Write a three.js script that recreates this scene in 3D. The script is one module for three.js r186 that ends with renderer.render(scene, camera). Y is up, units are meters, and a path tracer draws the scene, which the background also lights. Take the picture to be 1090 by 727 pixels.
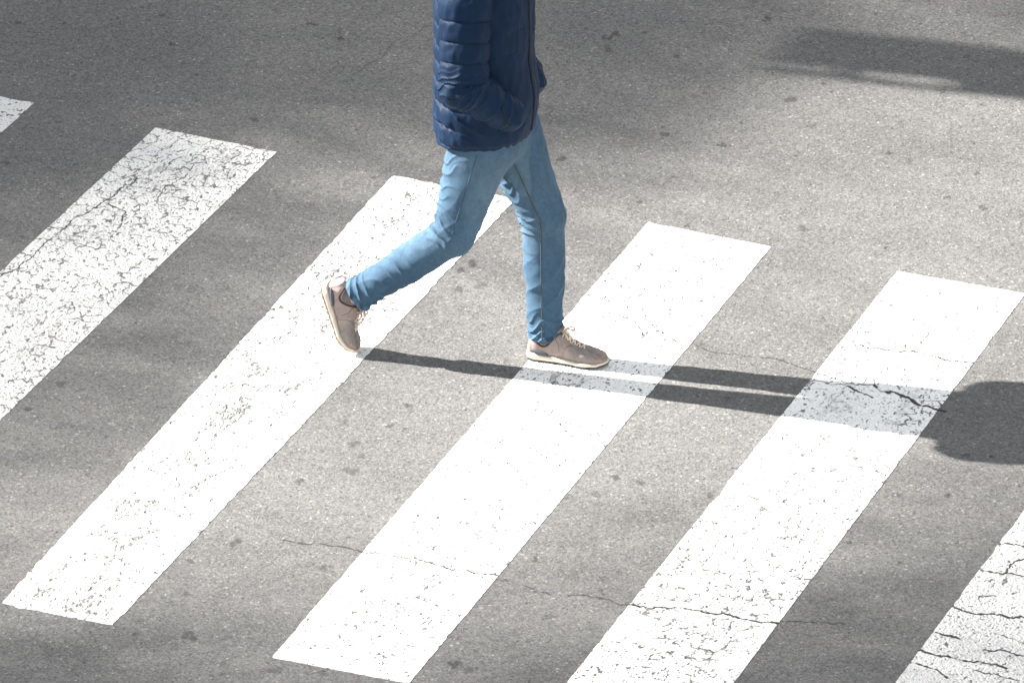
import * as THREE from 'three';
import { mergeGeometries } from 'three/addons/utils/BufferGeometryUtils.js';

// ---------- camera, sky, sun, exposure ----------
const scene = new THREE.Scene();
const camera = new THREE.PerspectiveCamera(3.7785, 1090 / 727, 1, 2000);      // long lens from a high window across the street
camera.position.set(0, 16.0595, 34.4397);
camera.lookAt(0, 0, 0);

const SUN_HEIGHT = THREE.MathUtils.degToRad(32), SUN_TURN = THREE.MathUtils.degToRad(15.5);
const toSun = new THREE.Vector3(-Math.cos(SUN_TURN) * Math.cos(SUN_HEIGHT), Math.sin(SUN_HEIGHT), -Math.sin(SUN_TURN) * Math.cos(SUN_HEIGHT));
{ // clear, slightly hazy sky: paler towards the horizon and round the sun
  const w = 256, h = 128, d = new Float32Array(w * h * 4), dir = new THREE.Vector3();
  for (let j = 0; j < h; j++) for (let i = 0; i < w; i++) {
    const el = ((j + 0.5) / h - 0.5) * Math.PI, az = ((i + 0.5) / w - 0.5) * 2 * Math.PI;
    dir.set(Math.cos(az) * Math.cos(el), Math.sin(el), Math.sin(az) * Math.cos(el));
    const up = Math.max(0, Math.sin(el)), haze = Math.pow(1 - up, 2.2), near = Math.exp(-Math.acos(Math.min(1, Math.max(-1, dir.dot(toSun)))) * 3.2), q = (j * w + i) * 4;
    d[q] = 0.158 + 0.112 * haze + 0.19 * near; d[q + 1] = 0.166 + 0.108 * haze + 0.18 * near; d[q + 2] = 0.178 + 0.098 * haze + 0.16 * near; d[q + 3] = 1;
  }
  const sky = new THREE.DataTexture(d, w, h, THREE.RGBAFormat, THREE.FloatType);
  sky.mapping = THREE.EquirectangularReflectionMapping; sky.magFilter = sky.minFilter = THREE.LinearFilter; sky.needsUpdate = true;
  scene.background = sky; scene.environment = sky;
}

const sun = new THREE.DirectionalLight(new THREE.Color(1.0, 0.947, 0.885), 5);
sun.name = 'sun';
sun.position.copy(toSun).multiplyScalar(60);
sun.target.position.set(0, 0, 0);
sun.castShadow = true;
sun.shadow.radius = 1;
Object.assign(sun.shadow.camera, { left: -14, right: 14, top: 14, bottom: -14, near: 1, far: 140 });
sun.shadow.mapSize.set(4096, 4096);
scene.add(sun, sun.target);

const renderer = new THREE.WebGLRenderer({ antialias: true });
renderer.toneMapping = THREE.LinearToneMapping;
renderer.toneMappingExposure = 5.15;
renderer.shadowMap.enabled = true;

// ---------- helpers ----------
function rng(seed) {
  let s = seed >>> 0;
  return () => { s = (s + 0x6D2B79F5) >>> 0; let t = s; t = Math.imul(t ^ (t >>> 15), t | 1); t ^= t + Math.imul(t ^ (t >>> 7), t | 61); return ((t ^ (t >>> 14)) >>> 0) / 4294967296; };
}
function hash(x, y, s) {
  let h = Math.imul(x | 0, 374761393) ^ Math.imul(y | 0, 668265263) ^ Math.imul(s | 0, 2147483647 - 1013);
  h = Math.imul(h ^ (h >>> 13), 1274126177); h = Math.imul(h ^ (h >>> 15), 2246822519);
  return ((h ^ (h >>> 16)) >>> 0) / 4294967296;
}
// value noise in two dimensions, -1 to 1; wraps after w by h cells where these are given
function noise2(x, y, s, w = 0, h = 0) {
  let x0 = Math.floor(x), y0 = Math.floor(y); const fx = x - x0, fy = y - y0, u = fx * fx * (3 - 2 * fx), v = fy * fy * (3 - 2 * fy);
  let x1 = x0 + 1, y1 = y0 + 1;
  if (w) { x0 = ((x0 % w) + w) % w; x1 = ((x1 % w) + w) % w; y0 = ((y0 % h) + h) % h; y1 = ((y1 % h) + h) % h; }
  const a = hash(x0, y0, s), b = hash(x1, y0, s), c = hash(x0, y1, s), d = hash(x1, y1, s);
  return (a + (b - a) * u + (c - a + (a - b - c + d) * u) * v) * 2 - 1;
}
function noise3(x, y, z, s) {
  const x0 = Math.floor(x), y0 = Math.floor(y), z0 = Math.floor(z), fx = x - x0, fy = y - y0, fz = z - z0;
  const u = fx * fx * (3 - 2 * fx), v = fy * fy * (3 - 2 * fy), w = fz * fz * (3 - 2 * fz);
  const L = (k) => { const q = s * 131 + k * 57; const a = hash(x0, y0, q), b = hash(x0 + 1, y0, q), c = hash(x0, y0 + 1, q), d = hash(x0 + 1, y0 + 1, q); return a + (b - a) * u + (c - a + (a - b - c + d) * u) * v; };
  const p = L(z0), r = L(z0 + 1);
  return (p + (r - p) * w) * 2 - 1;
}
const clamp = (x, a = 0, b = 1) => Math.min(b, Math.max(a, x));
const smooth = (a, b, x) => { const t = clamp((x - a) / (b - a)); return t * t * (3 - 2 * t); };
const mix = (a, b, t) => a + (b - a) * t;
const toSRGB = (v) => 255 * (v <= 0.0031308 ? 12.92 * v : 1.055 * Math.pow(v, 1 / 2.4) - 0.055);
const SRGB_TABLE = Float32Array.from({ length: 4097 }, (_, i) => toSRGB(i / 4096));
const enc = (v) => SRGB_TABLE[Math.round(clamp(v) * 4096)];
function texture(data, w, h, color) {
  const t = new THREE.DataTexture(data, w, h, THREE.RGBAFormat);
  t.wrapS = t.wrapT = THREE.RepeatWrapping; t.magFilter = THREE.LinearFilter; t.minFilter = THREE.LinearFilter;
  if (color) t.colorSpace = THREE.SRGBColorSpace;
  t.needsUpdate = true;
  return t;
}
function mesh(name, geometry, material, parent = scene) {
  const m = new THREE.Mesh(geometry, material); m.name = name; m.castShadow = m.receiveShadow = true; parent.add(m); return m;
}
function tag(o, label, category, group) { o.userData.label = label; o.userData.category = category; if (group) o.userData.group = group; return o; }
function structure(o) { o.userData.kind = 'structure'; return o; }

const ROAD_W = 4.4, ROAD_D = 6.6, ROAD_X = -2.2, ROAD_Z = -3.5;               // one repeat of the asphalt in metres
// ---------- cracks and spots in the road, metres on the ground (x, z) ----------
// each crack: width in millimetres, depth of tone, then its points
const CRACKS = [[5,0.9,1.11,0.272,1.174,0.32,1.22,0.36,1.265,0.368],[5,0.9,1.213,0.376,1.253,0.424,1.302,0.48],[9,1,1.312,0.376,1.331,0.424,1.388,0.448,1.435,0.488,1.46,0.536,1.51,0.567,1.564,0.583],[5,0.8,1.265,0.368,1.312,0.376],[5,0.55,0.662,0.012,0.709,0.069,0.794,0.11,0.88,0.126,0.952,0.134,1.006,0.183,1.063,0.231,1.11,0.272],[4,0.6,0.662,0.012,0.61,0.004,0.514,-0.02,0.483,-0.037,0.477,-0.086,0.45,-0.16,0.399,-0.209,0.336,-0.242],[3,0.5,0.514,-0.02,0.455,0.045,0.399,0.077,0.354,0.118],[5,0.75,1.275,0.029,1.308,0.061,1.377,0.073,1.428,0.09,1.463,0.077,1.533,0.134,1.601,0.159,1.686,0.183],[4,0.65,1.486,0.061,1.511,-0.02,1.542,-0.102,1.557,-0.139],[5,0.75,-0.805,1.665,-0.708,1.684,-0.619,1.703,-0.506,1.755,-0.426,1.793,-0.346,1.822,-0.27,1.875,-0.191,1.912,-0.135,1.934,-0.072,1.953],[5,0.6,-0.072,1.953,-0.023,1.975,0.056,2.023,0.134,2.089,0.2,2.108,0.246,2.1,0.304,2.119,0.407,2.17],[6,1,0.407,2.17,0.458,2.192,0.546,2.2,0.59,2.203,0.656,2.225,0.721,2.232,0.776,2.27,0.844,2.295,0.921,2.315],[4,0.7,0.921,2.315,0.976,2.302,1.031,2.307,1.153,2.319],[4,0.7,0.967,1.934,1.006,1.971,1.045,1.975],[4,0.7,1.016,1.804,1.079,1.806],[5,0.8,-1.424,-1.465,-1.482,-1.378,-1.535,-1.274,-1.591,-1.17,-1.646,-1.118,-1.681,-1.024,-1.727,-0.921,-1.772,-0.828,-1.797,-0.755,-1.868,-0.617,-1.938,-0.525],[4,0.7,-1.533,-1.226,-1.464,-1.17,-1.473,-1.037,-1.487,-1.007],[4,0.6,-1.039,-1.702,-1.079,-1.658,-1.126,-1.623],[4,0.6,-1.175,-1.641,-1.213,-1.579,-1.233,-1.513,-1.263,-1.448,-1.314,-1.378,-1.35,-1.256],[4,0.5,-1.269,-1.676,-1.318,-1.57,-1.34,-1.513],[5,0.42,-0.277,-3.022,-0.33,-2.938,-0.376,-2.854,-0.452,-2.798,-0.499,-2.678,-0.513,-2.604,-0.567,-2.54,-0.619,-2.448],[5,0.9,1.718,1.685,1.757,1.692,1.803,1.71,1.933,1.755],[5,0.85,1.652,1.912,1.73,1.927,1.792,1.949,1.953,2.008],[5,0.9,1.736,1.927,1.756,1.85,1.78,1.812,1.815,1.793],[6,1,1.536,2.189,1.574,2.222,1.616,2.243,1.661,2.243,1.705,2.256,1.778,2.271,1.904,2.346],[6,1,1.467,2.38,1.511,2.411,1.552,2.44],[5,0.9,1.627,2.523,1.682,2.526,1.758,2.559,1.86,2.598],[6,1,1.406,2.526,1.472,2.559,1.537,2.596,1.6,2.62,1.668,2.632,1.704,2.656],[5,0.9,1.376,2.627,1.425,2.644,1.467,2.681,1.493,2.725],[5,0.8,1.634,2.104,1.69,2.101],[4,0.7,1.642,1.99,1.683,1.971],[4,0.7,1.591,2.684,1.661,2.713,1.74,2.749],[5,0.7,1.674,2.396,1.731,2.433,1.799,2.505],[4,0.7,1.63,2.141,1.641,2.089]];
const SPOTS = [[-0.994,-2.023,0.0172],[-1.949,-2.966,0.0172],[-1.383,-3.041,0.0138],[-1.43,-2.994,0.0103],[-0.673,-2.808,0.0138],[-1.93,-1.614,0.0172],[-1.84,-0.93,0.0138],[-1.219,-2.203,0.0069],[-1.284,-2.567,0.0103],[-1.338,-2.752,0.0138],[-1.021,-2.586,0.0138],[-0.456,-0.938,0.0241],[1.007,-3.013,0.0138],[1.432,-3.05,0.0138],[1.377,-2.854,0.0103],[1.218,-2.361,0.0138],[1.078,-2.207,0.0207],[0.745,-2.275,0.0103],[0.587,-1.889,0.0172],[0.379,-2.817,0.0241],[0.371,-2.696,0.0276],[0.405,-2.854,0.0172],[0.801,-1.773,0.0172],[1.155,-1.951,0.0138],[0.878,-1.991,0.0103],[1.445,-1.711,0.0138],[1.523,-1.641,0.0172],[1.77,-1.509,0.0103],[1.82,-2.167,0.0138],[1.666,-2.302,0.0172],[1.648,-1.291,0.0138],[1.78,-1.204,0.0172],[1.41,-0.87,0.0069],[1.597,-0.65,0.0069],[1.102,-1.002,0.0172],[0.66,-1.032,0.0138],[0.483,-1.248,0.0103],[1.68,-1.711,0.0069],[-1.646,0.36,0.0207],[-1.755,0.575,0.0138],[-0.607,0.691,0.0138],[-0.575,0.872,0.0207],[-0.574,1.093,0.0241],[-0.761,1.178,0.0172],[-0.792,-0.119,0.0172],[-0.785,0.255,0.0207],[-0.983,1.684,0.0241],[-1.108,2.411,0.0276],[-1.308,2.396,0.0103],[-0.654,1.875,0.0172],[-0.817,2.677,0.0207],[-0.645,2.692,0.0172],[-1.138,1.822,0.0138],[-1.135,2.089,0.0172],[-1.38,1.605,0.0103],[-1.365,1.178,0.0103],[-0.539,0.968,0.0138],[0.127,2.258,0.0138],[-0.197,2.631,0.0207],[-0.142,2.677,0.0172],[-0.362,2.052,0.0138],[0.079,1.8,0.0172],[0.372,1.154,0.0172],[0.452,1.193,0.0172],[0.705,1.301,0.0172],[0.303,1.289,0.0172],[0.64,1.811,0.0138],[0.311,2.064,0.0103],[0.311,2.119,0.0103],[1.547,1.293,0.0138],[1.377,1.285,0.0138],[1.629,0.961,0.0138],[1.149,2.313,0.0103],[-0.151,-0.693,0.0241],[-0.192,-0.629,0.0172],[-0.112,-0.503,0.0241],[-0.199,-0.466,0.0172],[-0.371,0.552,0.0138],[-0.447,0.718,0.0138],[-0.571,0.867,0.0172],[0.19,-1.641,0.0207],[-1.752,-1.996,0.0138],[-0.794,-2.957,0.0172],[0.641,-2.632,0.0138],[0.055,-2.632,0.0172],[1.777,-2.632,0.0138]];

// draws the cracks and spots into a layer of w by h texels; at(x, z) gives texel coordinates, mm the texel size in millimetres across and along
function marks(w, h, at, texelX, texelZ, seed, withSpots) {
  const crack = new Float32Array(w * h), spot = new Float32Array(w * h), R = rng(seed);
  const stamp = (layer, x, z, rx, rz, v) => {
    const [cx, cy] = at(x, z), ax = rx / texelX, ay = rz / texelZ;
    if (cx < -60 || cy < -60 || cx > w + 60 || cy > h + 60) return;
    const sx = Math.max(ax, 0.6), sy = Math.max(ay, 0.6);
    for (let j = Math.floor(cy - sy - 1); j <= cy + sy + 1; j++) for (let i = Math.floor(cx - sx - 1); i <= cx + sx + 1; i++) {
      if (i < 0 || j < 0 || i >= w || j >= h) continue;
      const d = Math.hypot((i - cx) / sx, (j - cy) / sy), k = v * clamp(1.6 - d * 1.1);
      if (k > layer[j * w + i]) layer[j * w + i] = k;
    }
  };
  CRACKS.forEach((c, n) => {
    const [mm, tone] = c; let run = n * 7.3;
    for (let p = 2; p + 3 < c.length; p += 2) {
      const x0 = c[p], z0 = c[p + 1], x1 = c[p + 2], z1 = c[p + 3], len = Math.hypot(x1 - x0, z1 - z0), steps = Math.ceil(len / 0.0016);
      for (let i = 0; i < steps; i++) {
        const t = i / steps, s = (run + t * len) * 30;
        const wob = 0.008 * noise2(s * 0.8, n, 5) + 0.0035 * noise2(s * 3.3, n, 6);
        const thick = mm * 0.00112 * (0.55 + 0.75 * Math.abs(noise2(s * 1.7, n, 7)));
        const gap = noise2(s * 1.3, n, 9) < -0.66 + (1 - tone) * 0.4 ? 0.35 : 1;
        stamp(crack, x0 + (x1 - x0) * t + wob * 0.5, z0 + (z1 - z0) * t + wob * 1.6, thick * 0.5, thick * 0.85, Math.min(1, tone * 1.15) * gap);
      }
      run += len;
      if (R() < 0.5 && len > 0.03) {                                        // a short hairline leaving the crack
        const a = R() * 6.28, l = 0.02 + 0.05 * R();
        for (let i = 0; i < 40; i++) { const t = i / 40; stamp(crack, x0 + Math.cos(a) * l * t + 0.004 * noise2(t * 6, p, n), z0 + Math.sin(a) * l * t * 1.4, 0.001, 0.0016, tone * 0.6 * (1 - t * 0.6)); }
      }
    }
  });
  if (withSpots) SPOTS.forEach(([x, z, r], n) => {
    const lobes = 4 + Math.floor(R() * 5), tone = 0.45 + 0.42 * R();
    for (let i = 0; i < lobes; i++) { const a = R() * 6.28, q = R() * r * 0.8; stamp(spot, x + Math.cos(a) * q * 1.3, z + Math.sin(a) * q * 1.5, r * (0.25 + 0.4 * R()), r * (0.4 + 0.6 * R()), tone); }
  });
  if (withSpots) for (let n = 0; n < 260; n++) {                              // crumbs, drips and lost stones, scattered
    const x = ROAD_X + R() * ROAD_W, z = ROAD_Z + R() * ROAD_D, r = 0.003 + 0.006 * R() * R(), tone = 0.5 + 0.45 * R();
    for (let i = 0; i < 2; i++) stamp(spot, x + r * (R() - 0.5), z + r * (R() - 0.5), r * (0.6 + 0.6 * R()), r * (0.8 + 0.9 * R()), tone);
  }
  return { crack, spot };
}

// ---------- road ----------
function makeRoad() {
  const w = 2048, h = 2048, color = new Uint8Array(w * h * 4), bump = new Uint8Array(w * h * 4);
  const tx = ROAD_W / w, tz = ROAD_D / h;
  const { crack, spot } = marks(w, h, (x, z) => [(x - ROAD_X) / tx, (z - ROAD_Z) / tz], tx, tz, 11, true);
  // aggregate: single stones set into the binder
  const stone = new Float32Array(w * h), tint = new Float32Array(w * h), R = rng(77);
  for (let n = 0; n < 150000; n++) {
    const big = Math.pow(R(), 4.2), r = 0.0016 + 0.0044 * big, cx = R() * w, cy = R() * h, tone = (R() < 0.62 ? 0.25 + 0.75 * Math.pow(R(), 1.8) : -0.25 - 0.5 * R()), tn = R() * 2 - 1, a = R() * 3.14, el = 0.6 + 0.4 * R();
    const ca = Math.cos(a), sa = Math.sin(a), sx = r / tx, sy = r / tz;
    for (let j = Math.floor(cy - sy - 1); j <= cy + sy + 1; j++) for (let i = Math.floor(cx - sx - 1); i <= cx + sx + 1; i++) {
      const dx = (i - cx) * tx, dz = (j - cy) * tz, p = (dx * ca + dz * sa) / r, q = (-dx * sa + dz * ca) / (r * el), d = p * p + q * q;
      if (d < 1.25) { const k = ((j + h) % h) * w + (i + w) % w, f = d < 0.6 ? 1 : (1.25 - d) / 0.65; stone[k] = mix(stone[k], tone, f); tint[k] = mix(tint[k], tn, f); }
    }
  }
  for (let j = 0; j < h; j++) for (let i = 0; i < w; i++) {
    const k = j * w + i, q = k * 4;
    const fine = hash(i, j, 3) - 0.5, mid = noise2(i * 0.5, j * 0.64, 4, 1024, 1311), grain = noise2(i * 0.25, j * 0.375, 14, 512, 768);
    const patch = noise2(i / 128, j / 96, 21, 16, 21) * 0.6 + noise2(i / 40, j / 28, 22, 51, 73) * 0.4, dirt = noise2(i / 16, j / 11, 23, 128, 186);
    let v = 0.102 * (1 + 0.50 * fine + 0.34 * mid + 0.24 * grain + 0.06 * patch + 0.06 * dirt);
    const st = stone[k]; v *= 1 + (st > 0 ? 1.25 * st : 0.85 * st);
    const warm = 0.035 * tint[k] * Math.abs(st) * 2.2 + 0.012;
    const dark = Math.max(spot[k] * (0.75 + 0.5 * fine), 0);
    v *= 1 - clamp(0.95 * dark, 0, 0.88);
    v = mix(v, 0.010, clamp(crack[k] * 1.3) * 0.92);
    color[q] = enc(v * (1 + warm)); color[q + 1] = enc(v * (1 + warm * 0.25)); color[q + 2] = enc(v * (1 - warm * 1.1)); color[q + 3] = 255;
    const b = 128 + 55 * st + 50 * fine + 28 * mid + 24 * grain - 110 * crack[k] - 10 * spot[k];
    bump[q] = bump[q + 1] = bump[q + 2] = clamp(b, 0, 255); bump[q + 3] = 255;
  }
  const material = new THREE.MeshStandardMaterial({ map: texture(color, w, h, true), bumpMap: texture(bump, w, h, false), bumpScale: 0.0030, roughness: 0.88 });
  material.name = 'worn asphalt';
  const S = 300, g = new THREE.BufferGeometry();
  const P = [-S, 0, -S, -S, 0, S, S, 0, S, S, 0, -S], uv = [];
  for (let i = 0; i < 12; i += 3) uv.push((P[i] - ROAD_X) / ROAD_W, (P[i + 2] - ROAD_Z) / ROAD_D);
  g.setAttribute('position', new THREE.Float32BufferAttribute(P, 3)); g.setAttribute('uv', new THREE.Float32BufferAttribute(uv, 2)); g.setAttribute('normal', new THREE.Float32BufferAttribute([0, 1, 0, 0, 1, 0, 0, 1, 0, 0, 1, 0], 3));
  g.setIndex([0, 1, 2, 0, 2, 3]);
  const road = structure(mesh('road', g, material));
  road.userData.label = 'worn grey asphalt road with pale stones, cracks and dark spots';
}
makeRoad();

// ---------- painted stripes of the crossing ----------
// corners (x, z): far left, far right, near right, near left; how worn each is: chips, grime, crazing and where, thickness
const STRIPES = [
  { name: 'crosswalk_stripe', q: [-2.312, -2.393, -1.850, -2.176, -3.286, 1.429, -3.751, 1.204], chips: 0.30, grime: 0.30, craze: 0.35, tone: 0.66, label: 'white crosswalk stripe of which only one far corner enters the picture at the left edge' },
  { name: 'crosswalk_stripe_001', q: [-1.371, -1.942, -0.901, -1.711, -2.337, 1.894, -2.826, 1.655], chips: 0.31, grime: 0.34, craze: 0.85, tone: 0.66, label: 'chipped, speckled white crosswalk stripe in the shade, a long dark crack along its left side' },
  { name: 'crosswalk_stripe_002', q: [-0.454, -1.491, 0.014, -1.274, -1.387, 2.331, -1.782, 2.163], chips: 0.44, grime: 0.85, craze: 0.05, tone: 0.76, label: 'grimy white crosswalk stripe with grey smears under the raised rear shoe' },
  { name: 'crosswalk_stripe_003', q: [0.513, -1.058, 0.971, -0.836, -0.354, 2.777, -0.829, 2.577], chips: 0.33, grime: 0.45, craze: 0.15, tone: 0.87, label: 'clean white crosswalk stripe under the planted front shoe' },
  { name: 'crosswalk_stripe_004', q: [1.438, -0.617, 1.905, -0.416, 0.594, 3.236, 0.095, 3.022], chips: 0.13, grime: 0.25, craze: 1.0, tone: 0.87, label: 'bright white crosswalk stripe crazed all over, crossed by the merging shadows of both legs' },
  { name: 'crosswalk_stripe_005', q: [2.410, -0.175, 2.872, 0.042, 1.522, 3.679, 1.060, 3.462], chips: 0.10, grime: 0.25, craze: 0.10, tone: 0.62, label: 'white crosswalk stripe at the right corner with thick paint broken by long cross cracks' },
];
function makeStripe(s, n) {
  const [ax, az, bx, bz, cx, cz, dx, dz] = s.q;
  const width = Math.hypot(bx - ax, bz - az), length = Math.hypot(dx - ax, dz - az);
  const at = (u, v) => [mix(mix(ax, bx, u), mix(dx, cx, u), v), mix(mix(az, bz, u), mix(dz, cz, u), v)];
  const ux = (bx - ax) / width, uz = (bz - az) / width, lx = (dx - ax) / length, lz = (dz - az) / length, det = ux * lz - uz * lx;
  const w = 256, h = 1920, tx = width / w, tz = length / h, seed = 100 + n * 31;
  const { crack } = marks(w, h, (x, z) => { const px = x - ax, pz = z - az; return [(px * lz - pz * lx) / det / tx, (ux * pz - uz * px) / det / tz]; }, tx, tz, seed, false);
  const color = new Uint8Array(w * h * 4), bump = new Uint8Array(w * h * 4);
  // crazing: the borders between cells of about 5 cm, seen only where the paint has let go
  const cell = 0.062, cellPoint = (i, j) => [(i + 0.15 + 0.7 * hash(i, j, seed + 1)) * cell, (j + 0.15 + 0.7 * hash(i, j, seed + 2)) * cell];
  for (let j = 0; j < h; j++) for (let i = 0; i < w; i++) {
    const k = j * w + i, q = k * 4, x = i * tx, z = j * tz;
    const fine = hash(i, j, seed + 3) - 0.5, grain = noise2(i * 0.42, j * 0.42, seed + 4), g2 = noise2(i * 0.21 , j * 0.17, seed + 5);
    const worn = 0.5 + 0.5 * noise2(x * 6, z * 2.6, seed + 6), zone = 0.5 + 0.5 * noise2(x * 3.2 + 7, z * 1.5, seed + 7), edge = Math.min(x, width - x, 3 * z, 3 * (length - z));
    const middle = smooth(0.02, 0.16, edge);
    // small chips down to the asphalt
    const c1 = noise2(i * 0.27, j * 0.16, seed + 8) * 0.62 + noise2(i * 0.13, j * 0.085, seed + 9) * 0.38;
    let chip = smooth(0.50, 0.66, c1 + s.chips * (0.24 * worn + 0.17 * middle));
    let pit = smooth(0.68, 0.80, noise2(i * 0.40, j * 0.25, seed + 20) + 0.12 * worn * s.chips) * 0.95;
    // crazing
    let craze = 0;
    if (s.craze > 0.02) {
      const wx = x + 0.016 * noise2(x * 40, z * 40, seed + 10) + 0.006 * noise2(x * 120, z * 120, seed + 12), wz = (z + 0.016 * noise2(x * 40 + 9, z * 40, seed + 11)) * 0.8, gi = Math.floor(wx / cell), gj = Math.floor(wz / cell);
      let d1 = 9, d2 = 9, id = 0;
      for (let b = -1; b <= 1; b++) for (let a = -1; a <= 1; a++) { const [px, pz] = cellPoint(gi + a, gj + b), d = Math.hypot(px - wx, pz - wz); if (d < d1) { d2 = d1; d1 = d; id = hash(gi + a, gj + b, seed + 13); } else if (d < d2) d2 = d; }
      const where = smooth(0.36, 0.56, zone + 0.2 * s.craze - 0.12), broken = smooth(-0.45, 0.05, noise2(x * 34, z * 26, seed + 14));
      craze = smooth(0.0070, 0.0032, d2 - d1) * where * broken * s.craze * (0.35 + 0.65 * id);
    }
    const bare = Math.max(chip, pit, smooth(0.08, 0.5, Math.max(craze, crack[k])));
    const smear = 1.7 * s.grime * smooth(0.48, 0.85, 0.5 + 0.5 * noise2(x * 9 + 3 * noise2(x * 5, z * 5, seed), z * 5, seed + 15)) * (0.55 + 0.45 * g2) * middle;
    const film = 1 - 0.10 * s.grime * (0.5 + 0.5 * g2) - 0.05 * Math.abs(fine) - 0.06 * (0.5 + 0.5 * grain);
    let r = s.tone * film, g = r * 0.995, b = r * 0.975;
    const m = clamp(smear * (0.75 + 1.3 * noise2(i * 0.2, j * 0.11, seed + 22))); r = mix(r, 0.172, m); g = mix(g, 0.169, m); b = mix(b, 0.162, m);
    const tar = (0.135 + 0.05 * fine) * (1 - 0.85 * clamp(crack[k])); r = mix(r, tar, bare); g = mix(g, tar * 0.99, bare); b = mix(b, tar * 0.96, bare);
    color[q] = enc(r); color[q + 1] = enc(g); color[q + 2] = enc(b); color[q + 3] = 255;
    const hgt = 150 + 62 * noise2(i * 0.30, j * 0.30, seed + 21) * (0.5 + 0.5 * worn) + 34 * grain + 18 * fine + 26 * g2 - 28 * bare;
    bump[q] = bump[q + 1] = bump[q + 2] = clamp(hgt, 0, 255); bump[q + 3] = 255;
  }
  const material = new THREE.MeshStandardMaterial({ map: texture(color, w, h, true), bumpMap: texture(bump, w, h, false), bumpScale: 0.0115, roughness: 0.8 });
  material.name = 'road paint';
  // outline with ragged edges, raised by the thickness of the paint
  const ring = [], R = rng(seed), rag = 0.0028 + (n === 5 || n === 2 ? 0.0025 : 0), push = (u, v, k) => {
    const lively = 0.25 + 1.5 * Math.abs(noise2(k * 0.045, n, seed + 19)), du = lively * (0.6 * noise2(k * 0.35, n, seed + 16) + 0.4 * (R() - 0.5)) * rag / width, dv = lively * (0.6 * noise2(k * 0.35, n, seed + 17) + 0.4 * (R() - 0.5)) * rag * 1.6 / length;
    let bite = noise2(k * 0.13, n, seed + 18) > 0.86 ? 0.004 : 0;
    ring.push([clamp(u + du + (u < 0.5 ? bite : -bite) / width * (v > 0.001 && v < 0.999 ? 1 : 0), -0.02, 1.02), v + dv]);
  };
  let k = 0;
  for (let i = 0; i < 36; i++) push(i / 36, 0, k++);
  for (let i = 0; i < 260; i++) push(1, i / 260, k++);
  for (let i = 0; i < 36; i++) push(1 - i / 36, 1, k++);
  for (let i = 0; i < 260; i++) push(0, 1 - i / 260, k++);
  const flat = ring.map(([u, v]) => { const [x, z] = at(u, v); return new THREE.Vector2(x, -z); });
  const tris = THREE.ShapeUtils.triangulateShape(flat, []);
  const top = 0.0017, pos = [], uv = [], nor = [], index = [];
  const face = THREE.ShapeUtils.area(flat) > 0 ? (t) => [t[0], t[1], t[2]] : (t) => [t[0], t[2], t[1]];
  ring.forEach(([u, v], i) => { pos.push(flat[i].x, top, -flat[i].y); uv.push(clamp(u, 0.004, 0.996), clamp(v, 0.001, 0.999)); nor.push(0, 1, 0); });
  tris.forEach((t) => { const a = flat[t[0]], b = flat[t[1]], c = flat[t[2]], area = (b.x - a.x) * (c.y - a.y) - (b.y - a.y) * (c.x - a.x); index.push(...(area > 0 ? t : [t[0], t[2], t[1]])); });
  const N = ring.length, c0 = at(0.5, 0.5);
  for (let i = 0; i < N; i++) {
    const a = flat[i], b = flat[(i + 1) % N], nx = b.y - a.y, ny = -(b.x - a.x), l = Math.hypot(nx, ny) || 1, sgn = (nx * (a.x - c0[0]) + ny * (a.y + c0[1])) > 0 ? 1 : -1, o = pos.length / 3;
    for (const [p, y, e] of [[a, top, i], [b, top, (i + 1) % N], [a, -0.003, i], [b, -0.003, (i + 1) % N]]) { pos.push(p.x, y, -p.y); nor.push(sgn * nx / l, 0, -sgn * ny / l); uv.push(clamp(ring[e][0], 0.004, 0.996), clamp(ring[e][1], 0.001, 0.999)); }
    index.push(o, o + 1, o + 2, o + 1, o + 3, o + 2);
  }
  const geo = new THREE.BufferGeometry();
  geo.setAttribute('position', new THREE.Float32BufferAttribute(pos, 3)); geo.setAttribute('normal', new THREE.Float32BufferAttribute(nor, 3)); geo.setAttribute('uv', new THREE.Float32BufferAttribute(uv, 2)); geo.setIndex(index);
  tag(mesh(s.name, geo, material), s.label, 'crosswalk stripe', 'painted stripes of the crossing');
}
STRIPES.forEach(makeStripe);

// ---------- the pedestrian ----------
// own axes: x ahead, y up, z to the right hand (towards the camera)
const person = new THREE.Group();
person.name = 'person';
person.position.set(0.181, 0, 0.2423);
person.rotation.y = -THREE.MathUtils.degToRad(15);
scene.add(person);
tag(person, 'person in a navy quilted jacket, blue jeans and taupe trainers striding across, hands in pockets', 'person');

const V = (x, y, z) => [x, y, z];
const sub = (a, b) => [a[0] - b[0], a[1] - b[1], a[2] - b[2]], dot = (a, b) => a[0] * b[0] + a[1] * b[1] + a[2] * b[2], lerp3 = (a, b, t) => [mix(a[0], b[0], t), mix(a[1], b[1], t), mix(a[2], b[2], t)];
const norm = (a) => { const l = Math.hypot(...a); return [a[0] / l, a[1] / l, a[2] / l]; }, cross = (a, b) => [a[1] * b[2] - a[2] * b[1], a[2] * b[0] - a[0] * b[2], a[0] * b[1] - a[1] * b[0]];
const smin = (a, b, k) => { const h = Math.max(k - Math.abs(a - b), 0) / k; return Math.min(a, b) - h * h * k * 0.25; };
const smax = (a, b, k) => -smin(-a, -b, k);
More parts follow.
